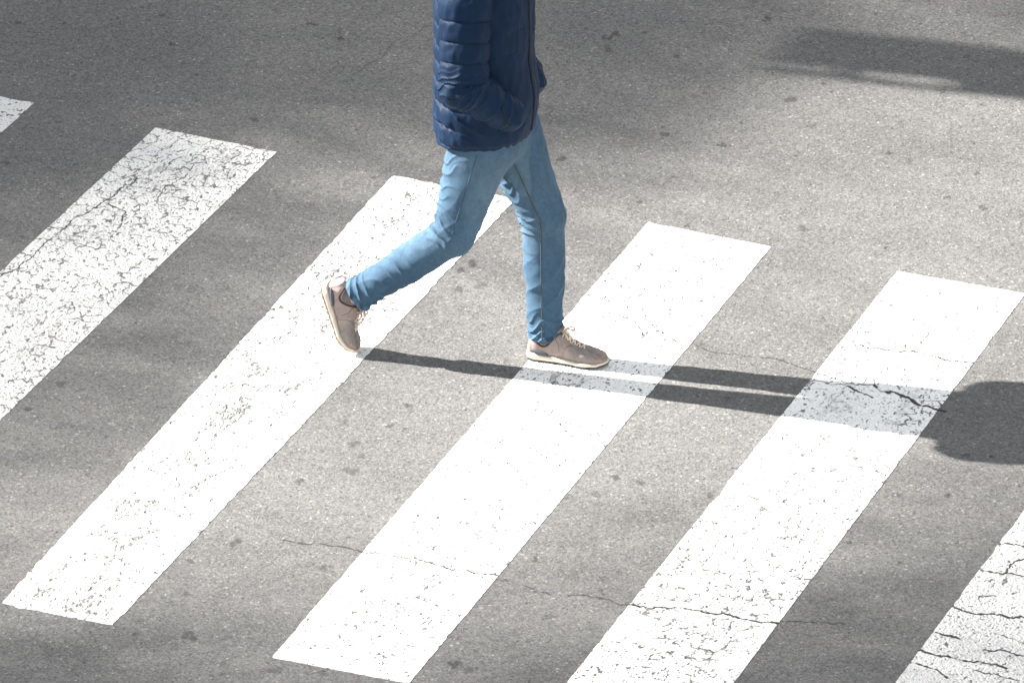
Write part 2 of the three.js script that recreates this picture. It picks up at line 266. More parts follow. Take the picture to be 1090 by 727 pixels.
// tapered limb between two joints; also tells how far along (0 to 1)
let along = 0;
function limb(p, a, b, r0, r1) {
  const bx = b[0] - a[0], by = b[1] - a[1], bz = b[2] - a[2], px = p[0] - a[0], py = p[1] - a[1], pz = p[2] - a[2];
  along = clamp((px * bx + py * by + pz * bz) / (bx * bx + by * by + bz * bz));
  return Math.hypot(px - bx * along, py - by * along, pz - bz * along) - (r0 + (r1 - r0) * along);
}
function egg(p, c, r) {
  const x = (p[0] - c[0]) / r[0], y = (p[1] - c[1]) / r[1], z = (p[2] - c[2]) / r[2], k = Math.sqrt(x * x + y * y + z * z);
  return (k - 1) * Math.min(r[0], r[1], r[2]);
}
// meshes the surface f = 0 inside a box with cells of size h (surface nets), normals from the field itself
function skin(f, lo, hi, h, paint) {
  const n = [0, 1, 2].map((i) => Math.ceil((hi[i] - lo[i]) / h) + 1), [nx, ny, nz] = n, F = new Float32Array(nx * ny * nz), p = [0, 0, 0];
  for (let k = 0, o = 0; k < nz; k++) for (let j = 0; j < ny; j++) for (let i = 0; i < nx; i++, o++) { p[0] = lo[0] + i * h; p[1] = lo[1] + j * h; p[2] = lo[2] + k * h; F[o] = f(p); }
  const id = new Int32Array(nx * ny * nz).fill(-1), pos = [], index = [], sx = 1, sy = nx, sz = nx * ny;
  const corner = [0, sx, sy, sx + sy, sz, sx + sz, sy + sz, sx + sy + sz], edges = [[0, 1], [2, 3], [4, 5], [6, 7], [0, 2], [1, 3], [4, 6], [5, 7], [0, 4], [1, 5], [2, 6], [3, 7]];
  for (let k = 0; k < nz - 1; k++) for (let j = 0; j < ny - 1; j++) for (let i = 0; i < nx - 1; i++) {
    const o = i + j * sy + k * sz; let inside = 0;
    for (let c = 0; c < 8; c++) if (F[o + corner[c]] < 0) inside++;
    if (inside === 0 || inside === 8) continue;
    let x = 0, y = 0, z = 0, m = 0;
    for (const [a, b] of edges) {
      const fa = F[o + corner[a]], fb = F[o + corner[b]];
      if ((fa < 0) === (fb < 0)) continue;
      const t = fa / (fa - fb); m++;
      x += mix(a & 1, b & 1, t); y += mix((a >> 1) & 1, (b >> 1) & 1, t); z += mix((a >> 2) & 1, (b >> 2) & 1, t);
    }
    id[o] = pos.length / 3; pos.push(lo[0] + (i + x / m) * h, lo[1] + (j + y / m) * h, lo[2] + (k + z / m) * h);
  }
  const quad = (a, b, c, d, flip) => { if (a < 0 || b < 0 || c < 0 || d < 0) return; if (flip) index.push(a, c, b, a, d, c); else index.push(a, b, c, a, c, d); };
  for (let k = 1; k < nz - 1; k++) for (let j = 1; j < ny - 1; j++) for (let i = 1; i < nx - 1; i++) {
    const o = i + j * sy + k * sz, s = F[o] < 0;
    if (s !== F[o + sx] < 0) quad(id[o - sy - sz], id[o - sz], id[o], id[o - sy], !s);
    if (s !== F[o + sy] < 0) quad(id[o - sx - sz], id[o - sx], id[o], id[o - sz], !s);
    if (s !== F[o + sz] < 0) quad(id[o - sx - sy], id[o - sy], id[o], id[o - sx], !s);
  }
  const nor = new Float32Array(pos.length), e = h * 0.45, q = [0, 0, 0], col = paint ? new Float32Array(pos.length) : null;
  for (let v = 0; v < pos.length; v += 3) {
    for (let pass = 0; pass < 2; pass++) {
      const g = [0, 0, 0];
      for (let a = 0; a < 3; a++) { q[0] = pos[v]; q[1] = pos[v + 1]; q[2] = pos[v + 2]; q[a] += e; const f1 = f(q); q[a] -= 2 * e; g[a] = (f1 - f(q)) / (2 * e); }
      const l = Math.hypot(...g) || 1;
      if (pass === 0) { q[0] = pos[v]; q[1] = pos[v + 1]; q[2] = pos[v + 2]; const d = clamp(f(q) / l, -h * 0.5, h * 0.5); for (let a = 0; a < 3; a++) pos[v + a] -= g[a] / l * d; }
      for (let a = 0; a < 3; a++) nor[v + a] = g[a] / l;
    }
    if (col) { const c = paint([pos[v], pos[v + 1], pos[v + 2]], [nor[v], nor[v + 1], nor[v + 2]]); col[v] = c[0]; col[v + 1] = c[1]; col[v + 2] = c[2]; }
  }
  const g = new THREE.BufferGeometry();
  g.setAttribute('position', new THREE.Float32BufferAttribute(pos, 3)); g.setAttribute('normal', new THREE.Float32BufferAttribute(nor, 3));
  if (col) g.setAttribute('color', new THREE.Float32BufferAttribute(col, 3));
  g.setIndex(index);
  return g;
}
// where a line from a point meets the surface
function meet(f, from, dir, reach = 0.5) {
  for (let t = 0; t < reach; t += 0.0015) { const p = [from[0] + dir[0] * t, from[1] + dir[1] * t, from[2] + dir[2] * t]; if (f(p) < 0) return p; }
  return null;
}
function tube(points, radius, segments = 60, sides = 6, closed = false) {
  return new THREE.TubeGeometry(new THREE.CatmullRomCurve3(points.map((p) => new THREE.Vector3(...p)), closed), segments, radius, sides, closed);
}

// joints
const hipR = V(-0.272, 0.93, 0.085), kneeR = V(-0.386, 0.53, 0.082), ankleR = V(-0.762, 0.236, 0.062);
const hipL = V(-0.235, 0.915, -0.085), kneeL = V(-0.092, 0.565, -0.092), ankleL = V(-0.083, 0.085, -0.078);
const shoulderR = V(-0.305, 1.49, 0.195), elbowR = V(-0.300, 1.21, 0.262), wristR = V(-0.152, 1.075, 0.182);
const shoulderL = V(-0.295, 1.49, -0.195), elbowL = V(-0.30, 1.21, -0.25), wristL = V(-0.165, 1.07, -0.150);

// ----- jeans -----
const wave = (x) => { const f = 1 - Math.abs(Math.sin(x * 3.1416)); return f * f * (1.5 - 0.5 * f); };   // narrow ridge between wide hollows
const bell = (x, c, w) => Math.exp(-(((x - c) / w) ** 2));
// leg of the trousers: thigh, knee, shin; back is the direction behind the knee; folds says where the cloth creases
function trouserLeg(p0, hip, knee, ankle, r, seed, near) {
  const p = [p0[0], p0[1], knee[2] + (p0[2] - knee[2]) * 1.19];                // a little narrower than deep
  const dT = limb(p, hip, knee, r[0], r[1]), tT = along;
  const dS = limb(p, knee, ankle, r[2], r[3]), tS = along;
  let d = smin(dT, dS, 0.03);
  if (d > 0.05 || d < -0.05) return d;
  const calf = limb(p, lerp3(knee, ankle, 0.2), lerp3(knee, ankle, 0.48), r[2] * 0.9, r[2] * 0.86); d = smin(d, calf, 0.03);
  const onShin = dS < dT, a = onShin ? knee : hip, b = onShin ? ankle : knee, t = onShin ? tS : tT, len = onShin ? 0.475 : 0.40;
  const ax = norm(sub(b, a)), c = lerp3(a, b, t), o = sub(p, c), side = [0, 0, 1];
  let back = norm(cross(ax, side)); if (back[0] > 0) back = back.map((v) => -v);
  const cb = dot(o, back), cs = dot(o, side), phi = Math.atan2(cs, cb), behind = Math.max(0, Math.cos(phi)), front = Math.max(0, -Math.cos(phi));
  const n1 = noise3(p[0] * 14, p[1] * 14, p[2] * 14, seed), n2 = noise3(p[0] * 32, p[1] * 32, p[2] * 32, seed + 1), n0 = noise3(p[0] * 6, p[1] * 6, p[2] * 6, seed + 2);
  const s = t * len;
  let f = 0;
  if (!onShin) {
    f += 0.0095 * wave(s / 0.050 + 0.35 * phi + 1.1 * n1 + 0.7 * n0) * smooth(0.1, 0.9, behind) * bell(t, 0.45, 0.5) * (0.5 + 0.5 * n0 + 0.3);
    f += 0.0165 * wave(s / 0.042 - 0.5 * Math.abs(phi) + 0.8 * n1) * Math.pow(behind, 0.7) * smooth(0.72, 0.98, t);
    f += 0.0040 * wave(s / 0.060 + 0.8 * phi + 0.7 * n1) * smooth(0.2, 0.95, front) * bell(t, 0.05, 0.25);
    f += 0.0025 * wave(s / 0.12 + 0.9 * phi + 0.8 * n0) * (1 - behind);
  } else {
    f += 0.0165 * wave(s / 0.044 + 0.4 * Math.abs(phi) + 0.9 * n1) * Math.pow(behind, 0.6) * (1 - smooth(0.02, near ? 0.22 : 0.42, t));
    f += 0.0055 * wave(s / 0.11 + 0.75 * phi + 1.3 * n0) * bell(t, 0.55, 0.3);
    const hem = smooth(0.70, 0.93, t);
    f += 0.0130 * wave(s / 0.040 + 0.30 * phi * (near ? -1 : 1) + 1.2 * n1) * hem * (0.55 + 0.45 * n0 + 0.2) * (near ? 0.7 : 1);
    f -= 0.003 * hem;
  }
  f += 0.0014 * n2 + 0.0028 * n1;
  d -= f;
  // turned-up seam at the hem, and the opening
  const e = dot(sub(p, ankle), norm(sub(ankle, knee)));
  d -= 0.0028 * smooth(-0.022, -0.019, e) * (1 + 0.5 * n2);
  d = smax(d, e + 0.004 * n0, 0.006);
  const inner = limb(p, lerp3(knee, ankle, 0.9), ankle, r[3] - 0.020, r[3] - 0.014);
  if (e > -0.06) d = Math.max(d, -Math.max(inner, -(e + 0.045)));
  return d;
}
function jeansField(p) {
  const dR = trouserLeg(p, hipR, kneeR, ankleR, [0.124, 0.076, 0.070, 0.060], 31, true);
  const dL = trouserLeg(p, hipL, kneeL, ankleL, [0.126, 0.080, 0.074, 0.064], 47, false);
  const pel = egg(p, [-0.265, 0.935, 0], [0.146, 0.150, 0.165]);
  return smin(smin(dR, dL, 0.014), pel, 0.04);
}
const jeansPaint = (p) => {
  const n = noise3(p[0] * 170, p[1] * 170, p[2] * 170, 3), m = noise3(p[0] * 20, p[1] * 8, p[2] * 20, 4), w = noise3(p[0] * 70, p[1] * 14, p[2] * 70, 6), v = noise3(p[0] * 38, p[1] * 38, p[2] * 38, 7);
  // washed-out dye on the front of the thighs, the knees and in streaks, ragged at its border
  const near = p[2] > -0.01;
  let fade = 0.95 * bell(p[1], 0.74, 0.17) * smooth(-0.40, -0.20, p[0] + 0.04 * m) * (near ? 1 : 0) + 0.55 * bell(p[1], 0.72, 0.14) * smooth(-0.22, -0.08, p[0] + 0.05 * m) * (near ? 0 : 1) + 0.35 * bell(p[1], 0.5, 0.07) * (0.8 + 0.2 * m);
  fade = clamp(fade * (1 + 0.15 * w));
  let k = 1 + 0.17 * n + 0.03 * m + 0.09 * w;
  // worn and folded hem: pale ridges, dark hollows
  const eL = near ? 1 : p[1] - ankleL[1], eR = near ? -dot(sub(p, ankleR), norm(sub(ankleR, kneeR))) : 1, e = Math.min(eL, eR);
  if (e < 0.024) k *= 1.05 + 0.75 * noise3(p[0] * 85, p[1] * 60, p[2] * 85, 12);
  k = Math.max(0.25, k);
  return [mix(0.032, 0.074, fade) * k, mix(0.077, 0.131, fade) * k, mix(0.130, 0.184, fade) * k];
};
const denim = new THREE.MeshStandardMaterial({ vertexColors: true, roughness: 0.92 }); denim.name = 'washed denim';
const jeans = mesh('jeans', skin(jeansField, [-0.90, 0.06, -0.24], [0.06, 1.11, 0.24], 0.0052, jeansPaint), denim, person);
jeans.userData.label = 'washed light blue jeans';
// stitched inside seam of the far leg
{
  const dir = norm([-0.259, 0, -0.966]), line = [];
  for (let i = 0; i <= 30; i++) {
    const t = i / 30, c = t < 0.42 ? lerp3(lerp3(hipL, kneeL, 0.18), kneeL, t / 0.42) : lerp3(kneeL, ankleL, (t - 0.42) / 0.565), q = meet(jeansField, [c[0] - dir[0] * 0.16 - 0.012, c[1], c[2] - dir[2] * 0.16], dir, 0.3);
    if (q && q[2] < 0.02) line.push([q[0] - dir[0] * 0.0005, q[1], q[2] - dir[2] * 0.0005]);
  }
  const dark = new THREE.MeshStandardMaterial({ color: new THREE.Color(0.035, 0.065, 0.095), roughness: 0.9 }); dark.name = 'seam cloth';
  const thread = new THREE.MeshStandardMaterial({ color: new THREE.Color(0.17, 0.13, 0.085), roughness: 0.8 }); thread.name = 'ochre thread';
  const seam = mesh('seam', tube(line, 0.0024, 120, 6), dark, jeans);
  const stitches = [];
  const curve = new THREE.CatmullRomCurve3(line.map((p) => new THREE.Vector3(...p)));
  for (let i = 0; i < 110; i++) { const a = curve.getPointAt(i / 110), b = curve.getPointAt((i + 0.6) / 110), o = new THREE.Vector3(0.0042, 0, 0.0012); stitches.push(new THREE.TubeGeometry(new THREE.LineCurve3(a.add(o), b.add(o)), 1, 0.0011, 4)); }
  mesh('stitching', mergeGeometries(stitches), thread, jeans);
}

// outside seam of the near leg
{
  const dir = norm([-0.20, 0, -0.97]), line = [];
  for (let i = 0; i <= 13; i++) { const t = i / 26, c = t < 0.5 ? lerp3(lerp3(hipR, kneeR, 0.05), kneeR, t / 0.5) : lerp3(kneeR, ankleR, (t - 0.5) / 0.51), q = meet(jeansField, [c[0] - dir[0] * 0.2 - 0.010 - 0.012 * smooth(0.5, 0.9, t), c[1] + 0.010 * smooth(0.5, 0.9, t), c[2] - dir[2] * 0.2], dir, 0.3); if (q) line.push(q); }
  const cloth = new THREE.MeshStandardMaterial({ color: new THREE.Color(0.026, 0.055, 0.085), roughness: 0.9 }); cloth.name = 'outside seam cloth';
  mesh('seam', tube(line, 0.0020, 120, 6), cloth, jeans);
}

// ----- jacket -----
const PUFF = 0.076;
const seamLine = (s) => { const f = Math.abs(((s / PUFF) % 1 + 1) % 1 - 0.5) * 2; return 1 - Math.pow(f, 2.6) - 0.45 * bell(f, 1, 0.09); };   // 1 on the pads, falls at the seams
function jacketField(p) {
  const y = p[1];
  // trunk
  const low = smooth(1.0, 0.90, y), chest = smooth(1.05, 1.35, y), top = smooth(1.42, 1.585, y);
  const belly = bell(y, 1.06, 0.13), cx = -0.292 + 0.004 * chest + 0.011 * belly, a = 0.168 + 0.004 * chest + 0.016 * belly - 0.002 * low - 0.105 * top * top, b = 0.203 + 0.009 * chest - 0.004 * low - 0.125 * top * top;
  const ex = (p[0] - cx) / a, ez = p[2] / b, rr = Math.pow(Math.pow(Math.abs(ex), 2.3) + Math.pow(Math.abs(ez), 2.3), 1 / 2.3);
  let d = (rr - 1) * Math.min(a, b);
  d = smax(d, y - 1.60, 0.03);
  // hem falls from the front to the back
  const hem = 0.904 + 0.07 * (p[0] + 0.29) + 0.05 * p[2];
  let trunk = d;
  const sR = limb(p, shoulderR, elbowR, 0.092, 0.080), aR = along, fR = limb(p, elbowR, wristR, 0.080, 0.060), bR = along;
  const sL = limb(p, shoulderL, elbowL, 0.092, 0.080), aL = along, fL = limb(p, elbowL, wristL, 0.080, 0.060), bL = along;
  const armR = smin(sR, fR, 0.02), armL = smin(sL, fL, 0.02), arm = Math.min(armR, armL);
  if (Math.min(trunk, arm) > 0.06 || Math.min(trunk, arm) < -0.05) return smax(Math.min(trunk, arm), hem - y, 0.01);
  const n1 = noise3(p[0] * 18, p[1] * 18, p[2] * 18, 61), n2 = noise3(p[0] * 40, p[1] * 40, p[2] * 40, 62), n0 = noise3(p[0] * 7, p[1] * 7, p[2] * 7, 63);
  const ang = Math.atan2(p[2], -(p[0] - cx)), backness = smooth(-0.2, 0.8, Math.cos(ang));
  // padded rows round the trunk, softer in front, gathered by the seams
  const row = seamLine(y - 0.935 + 0.004 * n0 + 0.018 * Math.sin(ang * 1.0));
  const gather = noise3(Math.cos(ang) * 9, y * 16, Math.sin(ang) * 9, 64) * 0.45 + 0.55 * noise3(p[0] * 62, y * 20, p[2] * 62, 65);
  trunk -= (0.0006 + 0.006 * backness) * row + 0.0050 * gather * (1 - 0.5 * row) + 0.0035 * n1 + 0.0015 * n2;
  // sag folds at the small of the back, where the sleeve pulls
  trunk -= 0.007 * wave((y + 0.55 * (p[0] + 0.45) + 0.04 * n0) / 0.062) * bell(y, 1.03, 0.10) * smooth(0.0, 0.12, p[2] + 0.02) * smooth(-0.16, -0.34, p[0]);
  // hem band drawn in
  trunk += 0.008 * smooth(0.03, 0.012, y - hem) - 0.003 * smooth(0.02, 0.0, Math.abs(y - hem - 0.012));
  const sleeve = (dA, dF, t1, t2, A, B, C, sg) => {
    const up = dA < dF, s = up ? t1 * 0.285 : 0.285 + t2 * 0.215;
    let q = smin(dA, dF, 0.02);
    const inner = bell(s, 0.285, 0.055);
    q -= 0.0062 * seamLine(s + 0.028 + 0.003 * n0) * (up ? 1 : 0.4);
    q -= 0.0050 * gather + 0.0040 * n1 * (0.5 + 0.5 * inner) + 0.0018 * n2;
    q -= 0.0065 * wave((s + 0.35 * (p[0] - B[0]) - 0.25 * (p[1] - B[1]) + 0.03 * n1) / 0.028) * inner;
    q -= 0.0055 * wave((t2 * 0.215 + 0.25 * (p[1] - B[1]) + 0.035 * n0) / 0.048) * (up ? 0 : 1);
    return q;
  };
  const qR = sleeve(sR, fR, aR, bR, shoulderR, elbowR, wristR, 1), qL = sleeve(sL, fL, aL, bL, shoulderL, elbowL, wristL, -1);
  let all = smin(smin(trunk, qR, 0.005), qL, 0.008);
  return smax(all, hem - y, 0.010);
}
const jacketPaint = (p) => { const n = noise3(p[0] * 120, p[1] * 120, p[2] * 120, 8), m = noise3(p[0] * 12, p[1] * 12, p[2] * 12, 9), k = 1 + 0.08 * n + 0.10 * m; return [0.0036 * k, 0.0165 * k, 0.0450 * k]; };
const nylon = new THREE.MeshPhysicalMaterial({ vertexColors: true, roughness: 0.62, specularIntensity: 0.28 }); nylon.name = 'navy quilted nylon';
const jacket = mesh('jacket', skin(jacketField, [-0.54, 0.86, -0.38], [-0.02, 1.64, 0.38], 0.0056, jacketPaint), nylon, person);
jacket.userData.label = 'navy blue quilted jacket';
{
  const black = new THREE.MeshStandardMaterial({ color: new THREE.Color(0.0016, 0.0055, 0.0165), roughness: 0.9 }); black.name = 'dark zip tape';
  const line = [];
  for (let y = 0.955; y <= 1.55; y += 0.025) { const q = meet(jacketField, [0.05, y, 0.028], [-1, 0, 0]); if (q) line.push([q[0] + 0.001, q[1], q[2]]); }
  mesh('zip', tube(line, 0.0045, 90, 6), black, jacket);
  // welt of the hand pocket beside the sleeve end
  const welt = [];
  for (let i = 0; i <= 8; i++) { const t = i / 8 * 0.62, q = meet(jacketField, [-0.145 + 0.045 * t, 1.16 - 0.16 * t, 0.35], norm([-0.12, -0.25, -1])); if (q) welt.push(q); }
  if (welt.length > 3) mesh('pocket_welt', tube(welt, 0.0045, 30, 6), black, jacket);
  const ring = []; for (let i = 0; i < 20; i++) { const t = i / 20 * 6.2832; ring.push([-0.283 + 0.072 * Math.cos(t), 1.60 + 0.02 * Math.cos(t), 0.080 * Math.sin(t)]); }
  mesh('collar', tube(ring, 0.024, 60, 10, true), new THREE.MeshStandardMaterial({ color: new THREE.Color(0.0036, 0.0165, 0.0450), roughness: 0.7 }), jacket);
}

// ----- body under the clothes, head and hands included -----
const headC = V(-0.262, 1.735, 0);
function bodyField(p) {
  let d = smin(egg(p, [-0.292, 1.28, 0], [0.115, 0.27, 0.17]), egg(p, [-0.27, 0.97, 0], [0.11, 0.14, 0.145]), 0.08);
  d = smin(d, limb(p, [-0.295, 1.47, 0], [-0.275, 1.64, 0], 0.075, 0.058), 0.05);
  for (const [s, e, w, h, k, a] of [[shoulderR, elbowR, wristR, hipR, kneeR, ankleR], [shoulderL, elbowL, wristL, hipL, kneeL, ankleL]]) {
    const sg = Math.sign(s[2]);
    d = smin(d, limb(p, [s[0], s[1] - 0.02, s[2] * 0.9], e, 0.058, 0.044), 0.04); d = smin(d, limb(p, e, w, 0.043, 0.030), 0.02);
    const palm = [w[0] - 0.030, w[1] - 0.040, w[2] - sg * 0.050]; d = smin(d, limb(p, w, palm, 0.028, 0.030), 0.02);
    for (let i = 0; i < 4; i++) { const b = [palm[0] + 0.012 - 0.004 * i, palm[1] + 0.024 - 0.017 * i, palm[2]], m = [b[0] + 0.010, b[1] - 0.018, b[2] - sg * 0.026], tip = [m[0] + 0.002, m[1] - 0.020 + 0.003 * Math.abs(i - 1.5), m[2] - sg * 0.014]; d = smin(d, limb(p, b, m, 0.010, 0.009), 0.006); d = smin(d, limb(p, m, tip, 0.009, 0.008), 0.004); }
    d = smin(d, limb(p, lerp3(w, palm, 0.5), [palm[0] + 0.012, palm[1] + 0.052, palm[2] - sg * 0.012], 0.013, 0.009), 0.008);
    d = smin(d, limb(p, h, k, 0.078, 0.050), 0.05); d = smin(d, limb(p, k, a, 0.050, 0.029), 0.03);
  }
  d = smin(d, limb(p, ankleL, [-0.075, 0.055, -0.072], 0.028, 0.026), 0.02); d = smin(d, limb(p, ankleR, [-0.800, 0.215, 0.055], 0.028, 0.026), 0.02);
  // head: skull, jaw, brow, nose, lips, ears
  let h = egg(p, headC, [0.098, 0.118, 0.076]);
  h = smin(h, egg(p, [headC[0] + 0.028, headC[1] - 0.075, 0], [0.062, 0.058, 0.055]), 0.03);
  h = smin(h, limb(p, [headC[0] + 0.092, headC[1] + 0.005, 0], [headC[0] + 0.112, headC[1] - 0.032, 0], 0.008, 0.014), 0.014);
  h = smin(h, limb(p, [headC[0] + 0.088, headC[1] + 0.024, -0.032], [headC[0] + 0.088, headC[1] + 0.024, 0.032], 0.011, 0.011), 0.015);
  h = smin(h, limb(p, [headC[0] + 0.088, headC[1] - 0.062, -0.018], [headC[0] + 0.088, headC[1] - 0.062, 0.018], 0.009, 0.009), 0.010);
  for (const s of [-1, 1]) { h = smax(h, -egg(p, [headC[0] + 0.098, headC[1] + 0.004, s * 0.031], [0.018, 0.012, 0.017]), 0.012); h = smin(h, egg(p, [headC[0] + 0.084, headC[1] + 0.004, s * 0.031], [0.012, 0.012, 0.012]), 0.003); h = smin(h, egg(p, [headC[0] - 0.012, headC[1] - 0.008, s * 0.080], [0.020, 0.032, 0.010]), 0.008); }
  return smin(d, h, 0.02);
}
const skinMat = new THREE.MeshStandardMaterial({ color: new THREE.Color(0.42, 0.25, 0.17), roughness: 0.6 }); skinMat.name = 'skin';
mesh('body', skin(bodyField, [-0.86, 0.015, -0.34], [-0.03, 1.87, 0.34], 0.0085), skinMat, person);
const hairField = (p) => {
  const n = noise3(p[0] * 40, p[1] * 25, p[2] * 40, 71), c = headC;
  let d = egg(p, [c[0] - 0.012, c[1] + 0.022, 0], [0.106, 0.112, 0.086]) - 0.005 * n;
  return smax(d, -(limb(p, [c[0] + 0.13, c[1] - 0.10, 0], [c[0] + 0.115, c[1] + 0.02, 0], 0.12, 0.078)), 0.02);
};
const hairMat = new THREE.MeshStandardMaterial({ color: new THREE.Color(0.035, 0.024, 0.017), roughness: 0.65 }); hairMat.name = 'brown hair';
mesh('hair', skin(hairField, [-0.42, 1.60, -0.12], [-0.12, 1.90, 0.12], 0.006), hairMat, person);

// ----- trainers -----
const SHOE = 0.300;
const curve1 = (pts) => (s) => { for (let i = 1; i < pts.length; i++) if (s <= pts[i][0]) { const t = (s - pts[i - 1][0]) / (pts[i][0] - pts[i - 1][0]); return mix(pts[i - 1][1], pts[i][1], t * t * (3 - 2 * t)); } return pts[pts.length - 1][1]; };
const halfWidth = curve1([[0, 0.018], [0.03, 0.029], [0.12, 0.036], [0.35, 0.037], [0.5, 0.041], [0.70, 0.049], [0.85, 0.044], [0.95, 0.031], [1, 0.012]]);
const topHeight = curve1([[0, 0.060], [0.03, 0.088], [0.08, 0.098], [0.2, 0.083], [0.36, 0.112], [0.44, 0.108], [0.56, 0.084], [0.70, 0.068], [0.82, 0.060], [0.92, 0.050], [0.97, 0.038], [1, 0.024]]);
const soleTop = curve1([[0, 0.032], [0.1, 0.031], [0.35, 0.026], [0.6, 0.022], [0.85, 0.021], [1, 0.027]]);
const soleBottom = curve1([[0, 0.006], [0.06, 0.0], [0.7, 0.0], [0.85, 0.003], [1, 0.013]]);
const swing = (s) => 0.010 * Math.sin((s - 0.15) * 2.6) * smooth(0.15, 0.9, s);
function loft(sections, ringPoint, m, bend, paint) {
  const pos = [], col = [], index = [];
  for (let i = 0; i < sections.length; i++) for (let j = 0; j < m; j++) { const p = bend(ringPoint(sections[i], j / m)); pos.push(...p); if (paint) col.push(...paint(sections[i], j / m)); }
  for (let i = 0; i + 1 < sections.length; i++) for (let j = 0; j < m; j++) { const a = i * m + j, b = i * m + (j + 1) % m, c = a + m, d = b + m; index.push(a, b, c, b, d, c); }
  for (const i of [0, sections.length - 1]) { let c = [0, 0, 0]; for (let j = 0; j < m; j++) for (let k = 0; k < 3; k++) c[k] += pos[(i * m + j) * 3 + k] / m; const o = pos.length / 3; pos.push(...c); if (paint) col.push(...paint(sections[i], 0)); for (let j = 0; j < m; j++) index.push(...(i ? [o, i * m + j, i * m + (j + 1) % m] : [o, (j + 1) % m, j])); }
  const g = new THREE.BufferGeometry(); g.setAttribute('position', new THREE.Float32BufferAttribute(pos, 3)); if (paint) g.setAttribute('color', new THREE.Float32BufferAttribute(col, 3)); g.setIndex(index); g.computeVertexNormals(); return g;
}
const suede = new THREE.MeshStandardMaterial({ vertexColors: true, roughness: 0.95 }); suede.name = 'taupe suede and mesh';
const foam = new THREE.MeshStandardMaterial({ color: new THREE.Color(0.54, 0.48, 0.41), roughness: 0.7 }); foam.name = 'white foam midsole';
const rubber = new THREE.MeshStandardMaterial({ color: new THREE.Color(0.035, 0.030, 0.027), roughness: 0.8 }); rubber.name = 'dark rubber';
const palerubber = new THREE.MeshStandardMaterial({ color: new THREE.Color(0.36, 0.28, 0.21), roughness: 0.8 }); palerubber.name = 'gum rubber';
const greyplastic = new THREE.MeshStandardMaterial({ color: new THREE.Color(0.055, 0.06, 0.072), roughness: 0.6 }); greyplastic.name = 'grey heel insert';
const laceMat = new THREE.MeshStandardMaterial({ color: new THREE.Color(0.62, 0.52, 0.43), roughness: 0.9 }); laceMat.name = 'cream lace';
const liningMat = new THREE.MeshStandardMaterial({ color: new THREE.Color(0.045, 0.028, 0.024), roughness: 0.9 }); liningMat.name = 'dark lining';
const sockMat = new THREE.MeshStandardMaterial({ color: new THREE.Color(0.15, 0.135, 0.125), roughness: 0.95 }); sockMat.name = 'grey sock';
